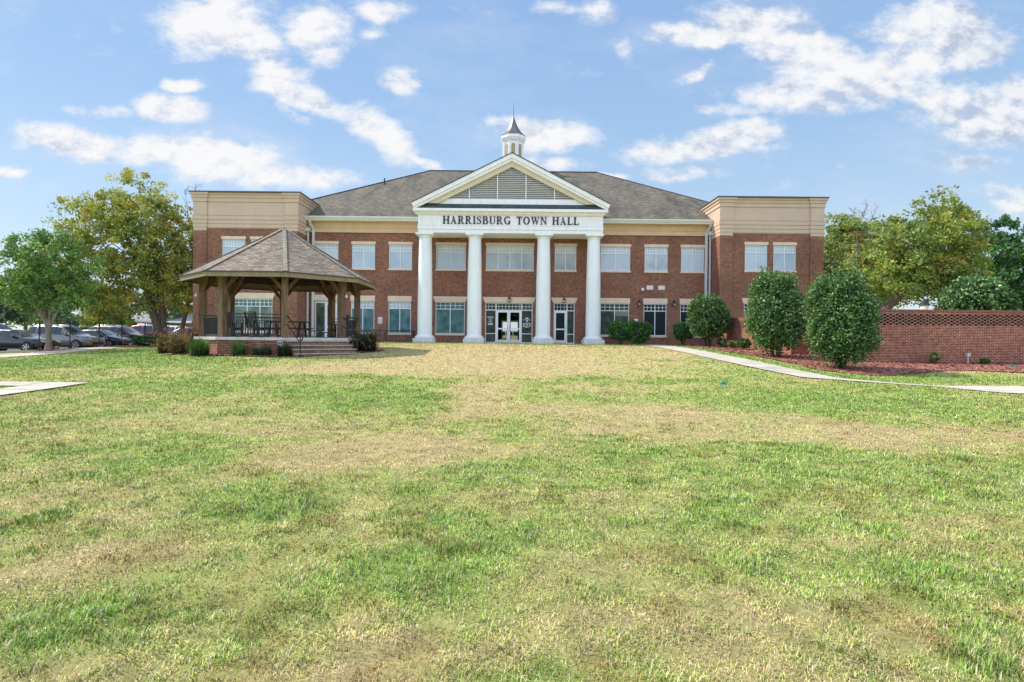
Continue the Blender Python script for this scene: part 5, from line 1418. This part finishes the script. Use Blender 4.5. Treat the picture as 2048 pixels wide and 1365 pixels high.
def bush(name, label, loc, rx, ry, h, z0, n, size, pal, w=None, group=None, cat='bush', ragged=.12, egg=0., sprigs=0, core=True, trunk_r=.05, mat='holly', nst=5):
    t = thing(name, label, cat, loc, group=group); B = Vector(loc)
    nc = max(20, n // 34); dc = RNG.normal(size=(nc, 3)); dc /= np.linalg.norm(dc, axis=1)[:, None]; ci = RNG.integers(0, nc, n)
    cr_ = .09 + .09 * RNG.random(nc)
    d = dc[ci] + RNG.normal(size=(n, 3)) * cr_[ci, None]; fill = RNG.random(n) < .22
    dd_ = RNG.normal(size=(n, 3)); d[fill] = dd_[fill]; d /= np.linalg.norm(d, axis=1)[:, None]
    off = (RNG.random(nc) - .5) * ragged * 1.3
    lump = 1 + ragged * (fbm(d[:, 0] * 3 + 7 + loc[0], d[:, 1] * 3 + d[:, 2] * 4, 77, 3) - .5) * 2 + ragged * .9 * (fbm(d[:, 0] * 9 + loc[0], d[:, 1] * 9 + d[:, 2] * 11, 78, 2) - .5)
    rr = (.74 + .26 * RNG.random(n) ** .6) * (lump + np.where(fill, -.06, off[ci]))
    hz = (h - z0) / 2; zc = z0 + hz
    zz = d[:, 2] * rr; zc_ = np.clip(np.abs(d[:, 2]), 0, .98); k = (1 - egg * zz) * (1 - zc_ ** 2.35) ** (1 / 2.35) / np.sqrt(1 - zc_ ** 2)
    P = np.stack([B.x + d[:, 0] * rr * rx * k, B.y + d[:, 1] * rr * ry * k, B.z + zc + zz * hz], 1)
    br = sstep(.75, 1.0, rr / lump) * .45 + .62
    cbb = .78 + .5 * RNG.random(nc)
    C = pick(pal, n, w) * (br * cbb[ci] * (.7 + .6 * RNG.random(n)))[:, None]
    if sprigs:
        m_ = 40 * sprigs; a = RNG.random(sprigs) * 2 * PI; q = .2 + .5 * RNG.random(sprigs)
        i = np.repeat(np.arange(sprigs), 40); hh = RNG.random(m_) * .32
        zs = np.sqrt(np.clip(1 - (q * .95) ** 2, 0, 1))[i]
        S = np.stack([B.x + (q * np.cos(a))[i] * rx + RNG.normal(size=m_) * .05, B.y + (q * np.sin(a))[i] * ry + RNG.normal(size=m_) * .05, B.z + zc + zs * hz + hh - .03], 1)
        P = np.concatenate([P, S]); C = np.concatenate([C, pick([(.20, .28, .07), (.15, .24, .06)], m_) * (.8 + .4 * RNG.random(m_))[:, None]])
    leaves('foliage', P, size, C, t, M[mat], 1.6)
    m = MB()
    for k in range(nst):
        a = 2 * PI * k / nst + random.random(); rb = rx * .12 * (1 if nst > 1 else 0)
        m.tube([(B.x + rb * math.cos(a), B.y + rb * math.sin(a), B.z - .1), (B.x + rx * .2 * math.cos(a), B.y + ry * .2 * math.sin(a), B.z + h * .2), (B.x + rx * .42 * math.cos(a), B.y + ry * .42 * math.sin(a), B.z + h * .55)], [trunk_r, trunk_r * .8, trunk_r * .4], 6, caps=False)
    m.build('stem', M['stem'], t)
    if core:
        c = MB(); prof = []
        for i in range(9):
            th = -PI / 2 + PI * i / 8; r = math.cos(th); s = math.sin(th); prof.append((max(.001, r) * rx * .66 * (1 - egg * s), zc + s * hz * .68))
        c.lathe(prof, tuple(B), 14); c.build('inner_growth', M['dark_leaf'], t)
    return t
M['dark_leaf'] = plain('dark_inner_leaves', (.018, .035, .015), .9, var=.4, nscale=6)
HOL = [(.125, .245, .08), (.085, .18, .06), (.21, .35, .13), (.34, .46, .25), (.045, .10, .04)]
HW = [3, 3, 2.0, .25, 2.4]
gzz = lambda x, y: (x, y, g1(x, y))
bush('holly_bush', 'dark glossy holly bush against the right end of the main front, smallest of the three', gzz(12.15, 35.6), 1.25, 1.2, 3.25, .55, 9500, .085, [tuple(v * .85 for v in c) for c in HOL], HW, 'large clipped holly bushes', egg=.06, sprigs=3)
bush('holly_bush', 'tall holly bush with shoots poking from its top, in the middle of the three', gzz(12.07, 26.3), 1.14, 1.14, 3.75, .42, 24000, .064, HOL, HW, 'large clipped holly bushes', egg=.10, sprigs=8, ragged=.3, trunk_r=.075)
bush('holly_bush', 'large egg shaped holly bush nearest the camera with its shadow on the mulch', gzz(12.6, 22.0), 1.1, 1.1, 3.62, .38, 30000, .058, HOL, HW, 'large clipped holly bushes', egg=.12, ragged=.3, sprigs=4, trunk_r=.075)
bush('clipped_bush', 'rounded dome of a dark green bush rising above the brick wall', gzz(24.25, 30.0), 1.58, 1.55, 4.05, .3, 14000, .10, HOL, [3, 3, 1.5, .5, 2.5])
HED = [(.07, .19, .045), (.045, .13, .035), (.11, .25, .06)]
bush('hedge_bush', 'squat green hedge bush beside the right white column', gzz(7.75, 41.0), .92, .6, 1.65, .3, 4200, .085, HED, None, 'low hedge bushes by the wall', ragged=.2)
bush('hedge_bush', 'squat green hedge bush between two ground floor windows right of the portico', gzz(8.95, 40.9), .92, .6, 1.7, .2, 4200, .085, HED, None, 'low hedge bushes by the wall', ragged=.2)
bush('hedge_bush', 'small hedge bush with thin stems left of the smallest holly bush', gzz(12.15, 40.8), .65, .55, 1.65, .45, 2600, .08, HED, None, 'low hedge bushes by the wall', ragged=.25, core=False)
LT = [(.22, .32, .10), (.14, .24, .07), (.28, .36, .15)]
bush('small_shrub', 'small pale green rounded shrub in mulch nearest the smallest holly bush', gzz(12.8, 35.0), .33, .33, .62, .02, 900, .06, LT, None, 'small shrubs in the right mulch bed', core=True, nst=3, trunk_r=.015, cat='shrub')
bush('small_shrub', 'tiny yellowish shrub touching the dark green shrub before the lit brick wall', gzz(12.7, 33.2), .25, .25, .5, .02, 600, .05, [(.30, .30, .12), (.22, .25, .08)], None, 'small shrubs in the right mulch bed', nst=3, trunk_r=.012, cat='shrub')
bush('small_shrub', 'small spreading green shrub in mulch in front of the lit brick wall', gzz(13.0, 32.2), .38, .35, .68, .12, 1100, .06, HED, None, 'small shrubs in the right mulch bed', nst=4, trunk_r=.015, cat='shrub')
bush('small_shrub', 'small leafy sprout at the foot of the brick wall left of the utility post', gzz(17.65, 24.0), .2, .14, .5, .05, 300, .06, LT, None, 'weedy sprouts along the brick wall', core=False, nst=3, trunk_r=.01, cat='shrub')
bush('small_shrub', 'low leafy sprout at the foot of the brick wall right of the utility post', gzz(19.75, 24.0), .22, .14, .28, .02, 240, .06, HED, None, 'weedy sprouts along the brick wall', core=False, nst=3, trunk_r=.01, cat='shrub')

def grass_clump(name, label, loc, r, h, n, pal, w=None, plume=None, group=None, cat='ornamental grass'):
    t = thing(name, label, cat, loc, group=group)
    n = int(n * .6); a = RNG.random(n) * 2 * PI; q = np.sqrt(RNG.random(n)); b = np.stack([np.cos(a) * q * r * .62, np.sin(a) * q * r * .62, np.zeros(n)], 1)
    hh = h * (.25 + .95 * RNG.random(n) ** 1.4); lean = r * (.05 + .9 * q * RNG.random(n) + .5 * RNG.random(n) ** 2)
    a2 = a + RNG.normal(size=n) * .5; d = np.stack([np.cos(a2), np.sin(a2), np.zeros(n)], 1)
    m_ = b + d * (lean * .35)[:, None] + np.stack([0 * hh, 0 * hh, hh * .6], 1); tp = b + d * lean[:, None] + np.stack([0 * hh, 0 * hh, hh * (1 - .25 * q)], 1)
    s = np.stack([-np.sin(a2), np.cos(a2), 0 * a], 1) * .007
    V = np.stack([b - s, b + s, m_ - s, m_ + s, tp], 1).reshape(-1, 3); bi = np.arange(n)[:, None] * 5
    T = np.concatenate([bi + np.array([[0, 1, 3]]), bi + np.array([[0, 3, 2]]), bi + np.array([[2, 3, 4]])], 0)
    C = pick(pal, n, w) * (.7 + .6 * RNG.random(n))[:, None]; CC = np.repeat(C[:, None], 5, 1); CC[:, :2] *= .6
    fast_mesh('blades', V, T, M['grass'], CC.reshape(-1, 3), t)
    if plume:
        k = n // 7; P = tp[:k] + RNG.normal(size=(k, 3)) * .03 + np.array(loc); P = np.concatenate([P, P + RNG.normal(size=(k, 3)) * .05])
        leaves('seed_heads', P, .035, pick([plume], len(P)) * (.7 + .6 * RNG.random(len(P)))[:, None], t, M['leaf'], 2.2)
    return t
RUST = [(.36, .19, .10), (.30, .22, .10), (.22, .22, .08), (.16, .17, .06)]
FRESH = [(.15, .32, .06), (.22, .40, .09), (.09, .22, .05)]
grass_clump('ornamental_grass', 'bright green grass tuft at the front left corner of the gazebo base', gzz(-12.75, 23.5), .48, .85, 1500, FRESH, group='grass tufts around the gazebo')
grass_clump('ornamental_grass', 'green grass tuft in front of the brick base below the left front post', gzz(-11.3, 23.75), .38, .72, 1000, FRESH + [(.14, .2, .08)], group='grass tufts around the gazebo')
grass_clump('ornamental_grass', 'low dark green tuft in the middle of the gazebo base front', gzz(-10.5, 23.85), .35, .42, 600, DEEP + GREEN, group='grass tufts around the gazebo')
grass_clump('ornamental_grass', 'thin olive tuft left of the grey box on the gazebo base', gzz(-10.15, 23.8), .25, .6, 500, [(.16, .20, .09), (.12, .15, .07)], group='grass tufts around the gazebo')
grass_clump('ornamental_grass', 'dry olive brown tuft beside the left end of the gazebo steps', gzz(-9.35, 23.65), .38, .66, 900, [(.18, .17, .09), (.13, .13, .07), (.1, .14, .05)], group='grass tufts around the gazebo')
grass_clump('ornamental_grass', 'rust tipped grass clump leftmost at the gazebo edge', gzz(-15.35, 25.6), .55, 1.0, 1300, RUST, plume=(.42, .24, .14), group='rust coloured grass clumps')
grass_clump('ornamental_grass', 'rust tipped grass clump just left of the bright green tuft', gzz(-14.2, 24.6), .5, .95, 1300, RUST + [(.2, .3, .08)], plume=(.40, .23, .13), group='rust coloured grass clumps')
grass_clump('ornamental_grass', 'tall reddish grass clump behind the left gazebo railing', gzz(-15.25, 27.6), .65, 1.25, 1500, [(.34, .17, .11), (.28, .16, .10)], plume=(.45, .22, .15), group='rust coloured grass clumps')
grass_clump('ornamental_grass', 'bushy dark grass clump with tan tips right of the gazebo steps', gzz(-6.85, 27.0), .68, 1.12, 2200, [(.12, .14, .06), (.09, .12, .05), (.22, .18, .10)], plume=(.42, .30, .19), group='rust coloured grass clumps')
bush('small_shrub', 'dark low shrub at the foot of the large leaning tree', gzz(-27.2, 43.0), 1.1, .8, .85, .0, 1600, .10, DEEP, None, nst=3, trunk_r=.02, cat='shrub')
bush('small_shrub', 'reddish brown shrub between the leaning tree and the gazebo', gzz(-21.6, 37.5), 1.4, .9, 1.0, .0, 2600, .07, [(.28, .17, .11), (.16, .12, .06), (.10, .12, .05)], None, nst=3, trunk_r=.02, cat='shrub', mat='leaf')

# distant trees and buildings at the left
far = [(-55, 78, 7.5, 'left of the leafy green tree'), (-66, 74, 9.5, 'furthest left in the frame'), (-62, 98, 8.5, 'behind the silver car roof'), (-56, 88, 6.5, 'over the small dark car'), (-50, 84, 7., 'above the dark red car'), (-74, 92, 9, 'far left behind the others'), (-48, 95, 6, 'beside the grey roofed house'), (-88, 104, 11, 'tallest at the back left'), (-70, 112, 9, 'in the hazy rear row')]
for i, (x, y, h, s) in enumerate(far):
    k = h / 7
    tree('background_tree', 'hazy green tree beyond the car park, ' + s, (x, y, -.9), [[(0, 0, 0, .22 * k), (0, 0, 1.8 * k, .18 * k), (.1, 0, 4 * k, .08 * k)]],
         [(0, 0, 4.0 * k, 2.9 * k, 2.4 * k, 2.9 * k), (1.0 * k, 0, 3.2 * k, 2.2 * k, 2 * k, 1.9 * k), (-1.1 * k, 0, 3.4 * k, 2.1 * k, 2 * k, 2.0 * k)], 90, 55, .95 * k, .30, HAZE if i % 3 else [(.22, .30, .08), (.3, .36, .1)], None, group='hazy trees beyond the car park', nlimb=8, hollow=.2)
bush('flowering_bush', 'low yellow bush behind the parked silver car', (-55.5, 72, -.9), 1.7, 1.2, 1.5, 0, 1500, .16, [(.55, .50, .10), (.45, .45, .12)], None, nst=3, mat='leaf')
for i, (x, y, h, s) in enumerate([(38, 62, 5.2, 'small grey green conifer seen over the wall left of the lantern'), (43, 90, 5.2, 'far green tree over the flat roofed brick building')]):
    k = h / 6
    tree('background_tree', s, (x, y, -.8), [[(0, 0, 0, .15), (0, 0, 3 * k, .1)]], [(0, 0, 3.4 * k, 2.0 * k, 2 * k, 2.6 * k), (.5 * k, 0, 2.2 * k, 2.6 * k, 2 * k, 1.6 * k)], 60, 60, .8, .22, [(.14, .22, .15), (.10, .17, .12)] if i == 0 else HAZE, None, nlimb=6, hollow=.2)
# houses
def house(name, label, x0, x1, y, d, h, rz, wallm, roofm, hip=3.):
    t = thing(name, label, 'house', ((x0 + x1) / 2, y, -1.0))
    m = MB(); m.box(x0, x1, y, y + d, -1.2, h); m.build('wall', wallm, t)
    m = MB(); e = .5; a = hip
    A = [(x0 - e, y - e, h), (x1 + e, y - e, h), (x1 + e, y + d + e, h), (x0 - e, y + d + e, h)]; R = [(x0 + a, y + d / 2, h + rz), (x1 - a, y + d / 2, h + rz)]
    m.add(A + R, [(0, 1, 5, 4), (2, 3, 4, 5), (1, 2, 5), (3, 0, 4)]); m.build('roof', roofm, t)
    m = MB(); m.box(x0 - e, x1 + e, y - e - .02, y - e + .1, h - .25, h - .01); m.build('fascia', M['white'], t)
    n = max(2, int((x1 - x0) / 3))
    for k in range(n):
        xx = x0 + (x1 - x0) * (k + .5) / n; m = MB(); m.box(xx - .5, xx + .5, y - .05, y - .01, .2, 1.6); w = m.build('window', M['glass_dark'], t)
        m = MB(); m.box(xx - .58, xx + .58, y - .04, y - .012, .1, .2); m.box(xx - .58, xx + .58, y - .04, y - .012, 1.6, 1.7); m.build('trim', M['white'], w)
    return t
M['roof_pale'] = shingle('pale_grey_roof', (.40, .40, .42), (.33, .33, .35), (.25, .25, .27))
house('brick_house', 'brick house with a broad pale grey roof beyond the car park', -61, -46, 82, 12, 1.9, 3.3, M['brick'], M['roof_pale'], 4)
house('brick_building', 'low flat red brick building glimpsed over the garden wall', 40, 56, 64, 10, 2.55, .25, M['brick_wall'], M['lintel'], .5)
sc = thing('dark_shed', 'dark blue green screened shed among the trees beyond the car park', 'shed', (-60, 80, -1))
m = MB(); m.box(-62.0, -58.6, 80, 84, -1, 1.7); m.build('wall', plain('dark_screen', (.03, .06, .08), .8), sc)
m = MB(); m.prism([(-62.2, 1.7), (-58.4, 1.7), (-60.3, 2.5)], 'y', 79.8, 84.2); m.build('roof', M['roof_edge'], sc)

# lamp posts
def street_lamp(label, x, y, z, h, cat='lamp post'):
    t = thing('lamp_post', label, cat, (x, y, z))
    m = MB(); m.tube([(0, 0, 0), (0, 0, h)], [.06, .04], 8); m.lathe([(.12, 0), (.1, .3), (.06, .5)], (0, 0, 0), 8); m.build('pole', M['black'], t, world=False)
    m = MB(); m.lathe([(.06, h), (.16, h + .08), (.2, h + .45), (.0, h + .45)], (0, 0, 0), 8); m.build('lantern', M['lamp_glass'], t, world=False)
    m = MB(); m.lathe([(.27, h + .45), (.2, h + .55), (.05, h + .68), (0, h + .8)], (0, 0, 0), 8); m.build('lamp_cap', M['black'], t, world=False)
street_lamp('black lantern lamp post just showing over the brick wall', 21.2, 29.6, g1(21.2, 29.6), 2.1)
street_lamp('thin dark lamp post left of the hall beyond the car park', -36.2, 66, -.9, 2.2)
street_lamp('tall thin lamp post rising behind the dark red car', -45.5, 76, -.9, 3.6)

# ================================================================== CAR PARK
def sign_post(label, x, y, h=1.85):
    t = thing('sign_post', label, 'sign post', (x, y, g1(x, y)), rz=math.radians(33), group='black parking sign posts in a row')
    m = MB(); m.bar((0, 0, -.1), (0, 0, h), .06); m.lathe([(.05, 0), (.05, .04), (0, .1)], (0, 0, h), 8); m.build('pole', M['black'], t, world=False)
    m = MB(); m.box(.031, .05, -.17, .17, h - .62, h - .10); m.box(.031, .05, -.15, .15, h - .86, h - .65); m.build('sign_panel', M['black'], t, world=False)
    m = MB(); m.lathe([(.09, 0), (.09, .10), (.04, .16)], (0, 0, 0), 10); m.build('foot', M['black'], t, world=False)
for s, x, y in (('leftmost black parking sign post, in front of the black car', -29.35, 35.7), ('black parking sign post in front of the middle of the silver car', -28.9, 37.6), ('black parking sign post at the nose of the silver car', -29.3, 40.8), ('black parking sign post before the nose of the dark brown car', -30.6, 45.1), ('rightmost black parking sign post before the red car', -30.9, 48.4)): sign_post(s, x, y)

def car(name, label, pos, rz, paint_, L_=4.9, W_=1.92, H=1.5, style='sedan', group='cars parked beside the lawn'):
    t = thing(name, label, 'car', (pos[0], pos[1], float(_prof(_L, np.array([pos[1]]))[0]) + .03), rz, group)
    h = L_ / 2
    if style == 'sedan':
        top = [(-h, .78), (-h + .05, .98), (-h + .35, 1.04), (-h + .75, 1.10), (-h + 1.5, H - .04), (-h + 2.1, H), (-h + 2.8, H - .03), (-h + 3.45, 1.10), (-h + 3.7, .97), (h - .55, .86), (h - .12, .74), (h, .55)]
        cab = (-h + .80, -h + 3.50); belt = .93
    else:
        top = [(-h, .80), (-h + .04, 1.10), (-h + .18, 1.32), (-h + .42, H - .10), (-h + .8, H), (-h + 2.4, H), (-h + 3.0, H - .07), (-h + 3.62, 1.22), (-h + 3.85, 1.10), (h - .6, 1.03), (h - .12, .92), (h, .62)]
        cab = (-h + .20, -h + 3.65); belt = 1.08
    def lerp(T_, x): return float(np.interp(x, [a for a, b in T_], [b for a, b in T_]))
    xs = sorted(set([-h, h] + [a for a, b in top] + list(np.linspace(-h, h, 37))))
    def sec(x):
        zt = lerp(top, x); f = abs(x) / h; hw = W_ / 2 * (1 - .16 * f ** 6 - .04 * f ** 2)
        zb = .24 + .10 * max(0, f - .85) / .15; zbelt = min(belt + .04 * (x < 0), zt - .03)
        green = max(0, min(1, (zt - zbelt) / .35)) if cab[0] < x < cab[1] else 0
        ht = hw * (.93 - .17 * green)
        return [(hw * .90, zb), (hw * .985, zb + .14), (hw, .58 if zt > .7 else zb + .2), (hw * .975, zbelt), (ht, zt - .035), (ht * .86, zt), (0, zt + .02)]
    S = [sec(x) for x in xs]; m = MB(); n = len(S[0]); V = []
    for x, s in zip(xs, S):
        for y, z in s: V.append((x, y, z))
        for y, z in reversed(s[:-1]): V.append((x, -y, z))
    w = 2 * n - 1; F = []
    for i in range(len(xs) - 1):
        for k in range(w - 1): F.append((i * w + k, i * w + k + 1, (i + 1) * w + k + 1, (i + 1) * w + k))
    F.append(tuple(range(w - 1, -1, -1))); F.append(tuple((len(xs) - 1) * w + k for k in range(w)))
    F2 = []
    for i in range(len(xs) - 1): F2.append((i * w + w - 1, i * w, (i + 1) * w, (i + 1) * w + w - 1))
    m.add(V, F[:-2], True); m.v = V; 
    m.add([], []); m.f += F[-2:] + F2; m.sm += [False] * (2 + len(F2))
    m.build('body', paint_, t, world=False)
    def side_pt(x, f, s):
        """f=0 belt, 1 roof edge, on side s"""
        q = sec(x); a = q[3]; b = q[4]; y = a[0] + (b[0] - a[0]) * f + .006; z = a[1] + (b[1] - a[1]) * f
        return (x, s * y, z)
    if style == 'sedan': wins = [(-h + .95, -h + 1.35), (-h + 1.42, -h + 2.2), (-h + 2.27, -h + 3.3)]
    else: wins = [(-h + .42, -h + 1.05), (-h + 1.15, -h + 2.0), (-h + 2.07, -h + 3.42)]
    for s in (-1, 1):
        for a, b in wins:
            g = MB(); nn = 8
            for i in range(nn):
                x0 = a + (b - a) * i / nn; x1 = a + (b - a) * (i + 1) / nn
                q = [side_pt(x0, .06, s), side_pt(x1, .06, s), side_pt(x1, .93, s), side_pt(x0, .93, s)]
                if s > 0: q = q[::-1]
                g.quad(*q)
            g.build('side_window', M['car_glass'], t, world=False)
    def cross(xa, xb, nm):
        g = MB(); nn = 5
        for i in range(nn):
            x0 = xa + (xb - xa) * i / nn; x1 = xa + (xb - xa) * (i + 1) / nn
            q0 = sec(x0)[5]; q1 = sec(x1)[5]; z0 = lerp(top, x0) + .008; z1 = lerp(top, x1) + .008
            a = [(x0, -q0[0], z0), (x1, -q1[0], z1), (x1, 0, z1 + .02), (x0, 0, z0 + .02)]; b = [(x0, 0, z0 + .02), (x1, 0, z1 + .02), (x1, q1[0], z1), (x0, q0[0], z0)]
            g.quad(*a); g.quad(*b)
        g.build(nm, M['car_glass'], t, world=False)
    if style == 'sedan': cross(-h + 2.85, -h + 3.5, 'windscreen'); cross(-h + .82, -h + 1.45, 'rear_window')
    else: cross(-h + 3.05, -h + 3.68, 'windscreen'); cross(-h + .15, -h + .40, 'rear_window')
    R = .36 if style == 'suv' else .33
    for wx in (-h + .98, h - .95):
        for s in (-1, 1):
            y = s * (W_ / 2 - .03)
            a = MB(); mt = Matrix.Translation((wx, y - s * .02, R)) @ Matrix.Rotation(PI / 2, 4, 'X')
            def disc(mb, prof):
                k = MB(); k.lathe(prof, (0, 0, 0), 22); mb.add([tuple(mt @ Vector(v)) for v in k.v], k.f, False)
            disc(a, [(0, -s * .028), (R + .075, -s * .028), (R + .075, s * .01)]); a.build('wheel_arch', M['black'], t, world=False)
            a = MB(); disc(a, [(0, s * .15), (R - .03, s * .15), (R, s * .12), (R, -s * .045), (R - .03, -s * .06), (0, -s * .06)]); wh = a.build('wheel', M['tyre'], t, world=False)
            a = MB(); disc(a, [(R * .66, -s * .062), (R * .62, -s * .075), (R * .56, -s * .064)])
            for k in range(5):
                an = k * 2 * PI / 5; p = mt @ Vector((0, 0, -s * .066)); q = mt @ Vector((R * .6 * math.cos(an), R * .6 * math.sin(an), -s * .066)); a.bar(p, q, .06, .02, up=(0, 1, 0))
            a.build('rim', M['chrome'], wh, world=False)
    zl = .72 if style == 'sedan' else .86
    for s in (-1, 1):
        q = sec(h - .10)[2][0]; g = MB(); g.box(h - .34, h - .06, s * (q - .16) - .12, s * (q - .16) + .15, zl - .10, zl + .03); g.build('headlight', M['lamp_glass'], t, world=False)
        q = sec(-h + .1)[2][0]; g = MB(); g.box(-h - .01, -h + .30, s * (q - .1) - .14, s * (q - .1) + .115, zl + .02, zl + .20); g.build('tail_light', M['red'], t, world=False)
        xm = cab[1] - .28; g = MB(); g.lathe([(0, -.08), (.09, -.07), (.11, 0), (.09, .07), (0, .08)], (xm, s * (W_ / 2 + .08), belt + .06), 8); g.bar((xm, s * (W_ / 2 - .08), belt + .02), (xm, s * (W_ / 2 + .05), belt + .04), .04); g.build('mirror', paint_, t, world=False)
    g = MB(); g.box(-h + 1.3, h - 1.3, -W_ / 2 + .02, W_ / 2 - .02, .20, .30); g.build('sill', M['black'], t, world=False)
    g = MB(); g.box(h - .05, h + .012, -.55, .55, .42, .60); g.build('grille', M['black'], t, world=False)
    if style == 'suv':
        for s in (-1, 1): g = MB(); g.tube([(-h + .8, s * .62, H + .01), (-h + .95, s * .62, H + .06), (-h + 2.5, s * .62, H + .06), (-h + 2.7, s * .62, H - .02)], .02, 6); g.build('roof_rail', M['chrome'], t, world=False)
    return t
pk = dict(black=paint('paint_black', (.012, .014, .02)), silver=paint('paint_silver', (.17, .165, .16), .6), char=paint('paint_charcoal', (.03, .035, .05)), brown=paint('paint_dark_brown', (.055, .025, .025)), red=paint('paint_red', (.22, .02, .02)), white=paint('paint_white', (.75, .76, .78), .1), blue=paint('paint_blue', (.03, .06, .12)))
car('parked_car', 'black low sedan parked at the left edge, nearest the path', (-33.1, 38.2), .05, pk['black'], 4.9, 1.9, 1.46, 'sedan')
car('parked_car', 'silver grey off road wagon with a red tail light, parked behind the sign posts', (-33.6, 43.2), 0., pk['silver'], 5.0, 2.0, 1.78, 'suv')
car('parked_car', 'dark charcoal sedan parked right of the silver wagon', (-33.1, 46.0), 0., pk['char'], 4.8, 1.85, 1.44, 'sedan')
car('parked_car', 'dark brown wagon parked between the charcoal sedan and the red car', (-33.4, 48.9), 0., pk['brown'], 4.8, 1.9, 1.68, 'suv')
car('parked_car', 'dark red wagon facing left beside the base of the leaning tree', (-33.6, 52.4), PI, pk['red'], 4.9, 1.95, 1.78, 'suv')
car('parked_car', 'navy blue wagon whose roof shows behind the black sedan', (-42.9, 47.5), 0., pk['blue'], 4.9, 1.95, 1.8, 'suv')
car('parked_car', 'white car mostly hidden behind the leaning tree trunk', (-36.3, 60.5), PI, pk['white'], 4.8, 1.9, 1.72, 'suv')
car('parked_car', 'pale car whose roof shows between the tree trunk and the hall', (-33.8, 60.5), .2, pk['silver'], 4.7, 1.85, 1.6, 'sedan')
car('parked_car', 'white van glimpsed through the glass double doors of the hall', (.2, 74), .3, pk['white'], 4.8, 1.9, 1.75, 'suv', group='vehicles behind the hall')

# trees across the road behind the photographer, mirrored in the lower windows
def back_woods():
    n = 26000; x = RNG.uniform(-75, 75, n); y = RNG.uniform(-62, -44, n)
    top = 7 + 5 * fbm(x * .07, y * .02, 91, 3) * 1.4 + 5 * np.exp(-((x - 12) / 9) ** 2); z = -1.6 + top * RNG.random(n) ** .75
    P = np.stack([x, y, z], 1); n = len(P)
    a = RNG.normal(size=(n, 3)); a /= np.linalg.norm(a, axis=1)[:, None]; r = RNG.normal(size=(n, 3)); b = np.cross(a, r); b /= np.linalg.norm(b, axis=1)[:, None]
    s = 1.1; V = np.stack([P - a * s, P - b * s * .6, P + a * s, P + b * s * .6], 1).reshape(-1, 3)
    C = pick(GREEN + HAZE, n) * (.6 + .8 * RNG.random(n))[:, None]
    tag(fast_mesh('woods', V, np.arange(n * 4).reshape(-1, 4), M['leaf'], np.repeat(C, 4, 0)), 'leafy green woods across the way, seen mirrored in the lower windows', 'woods', kind='stuff')
back_woods()
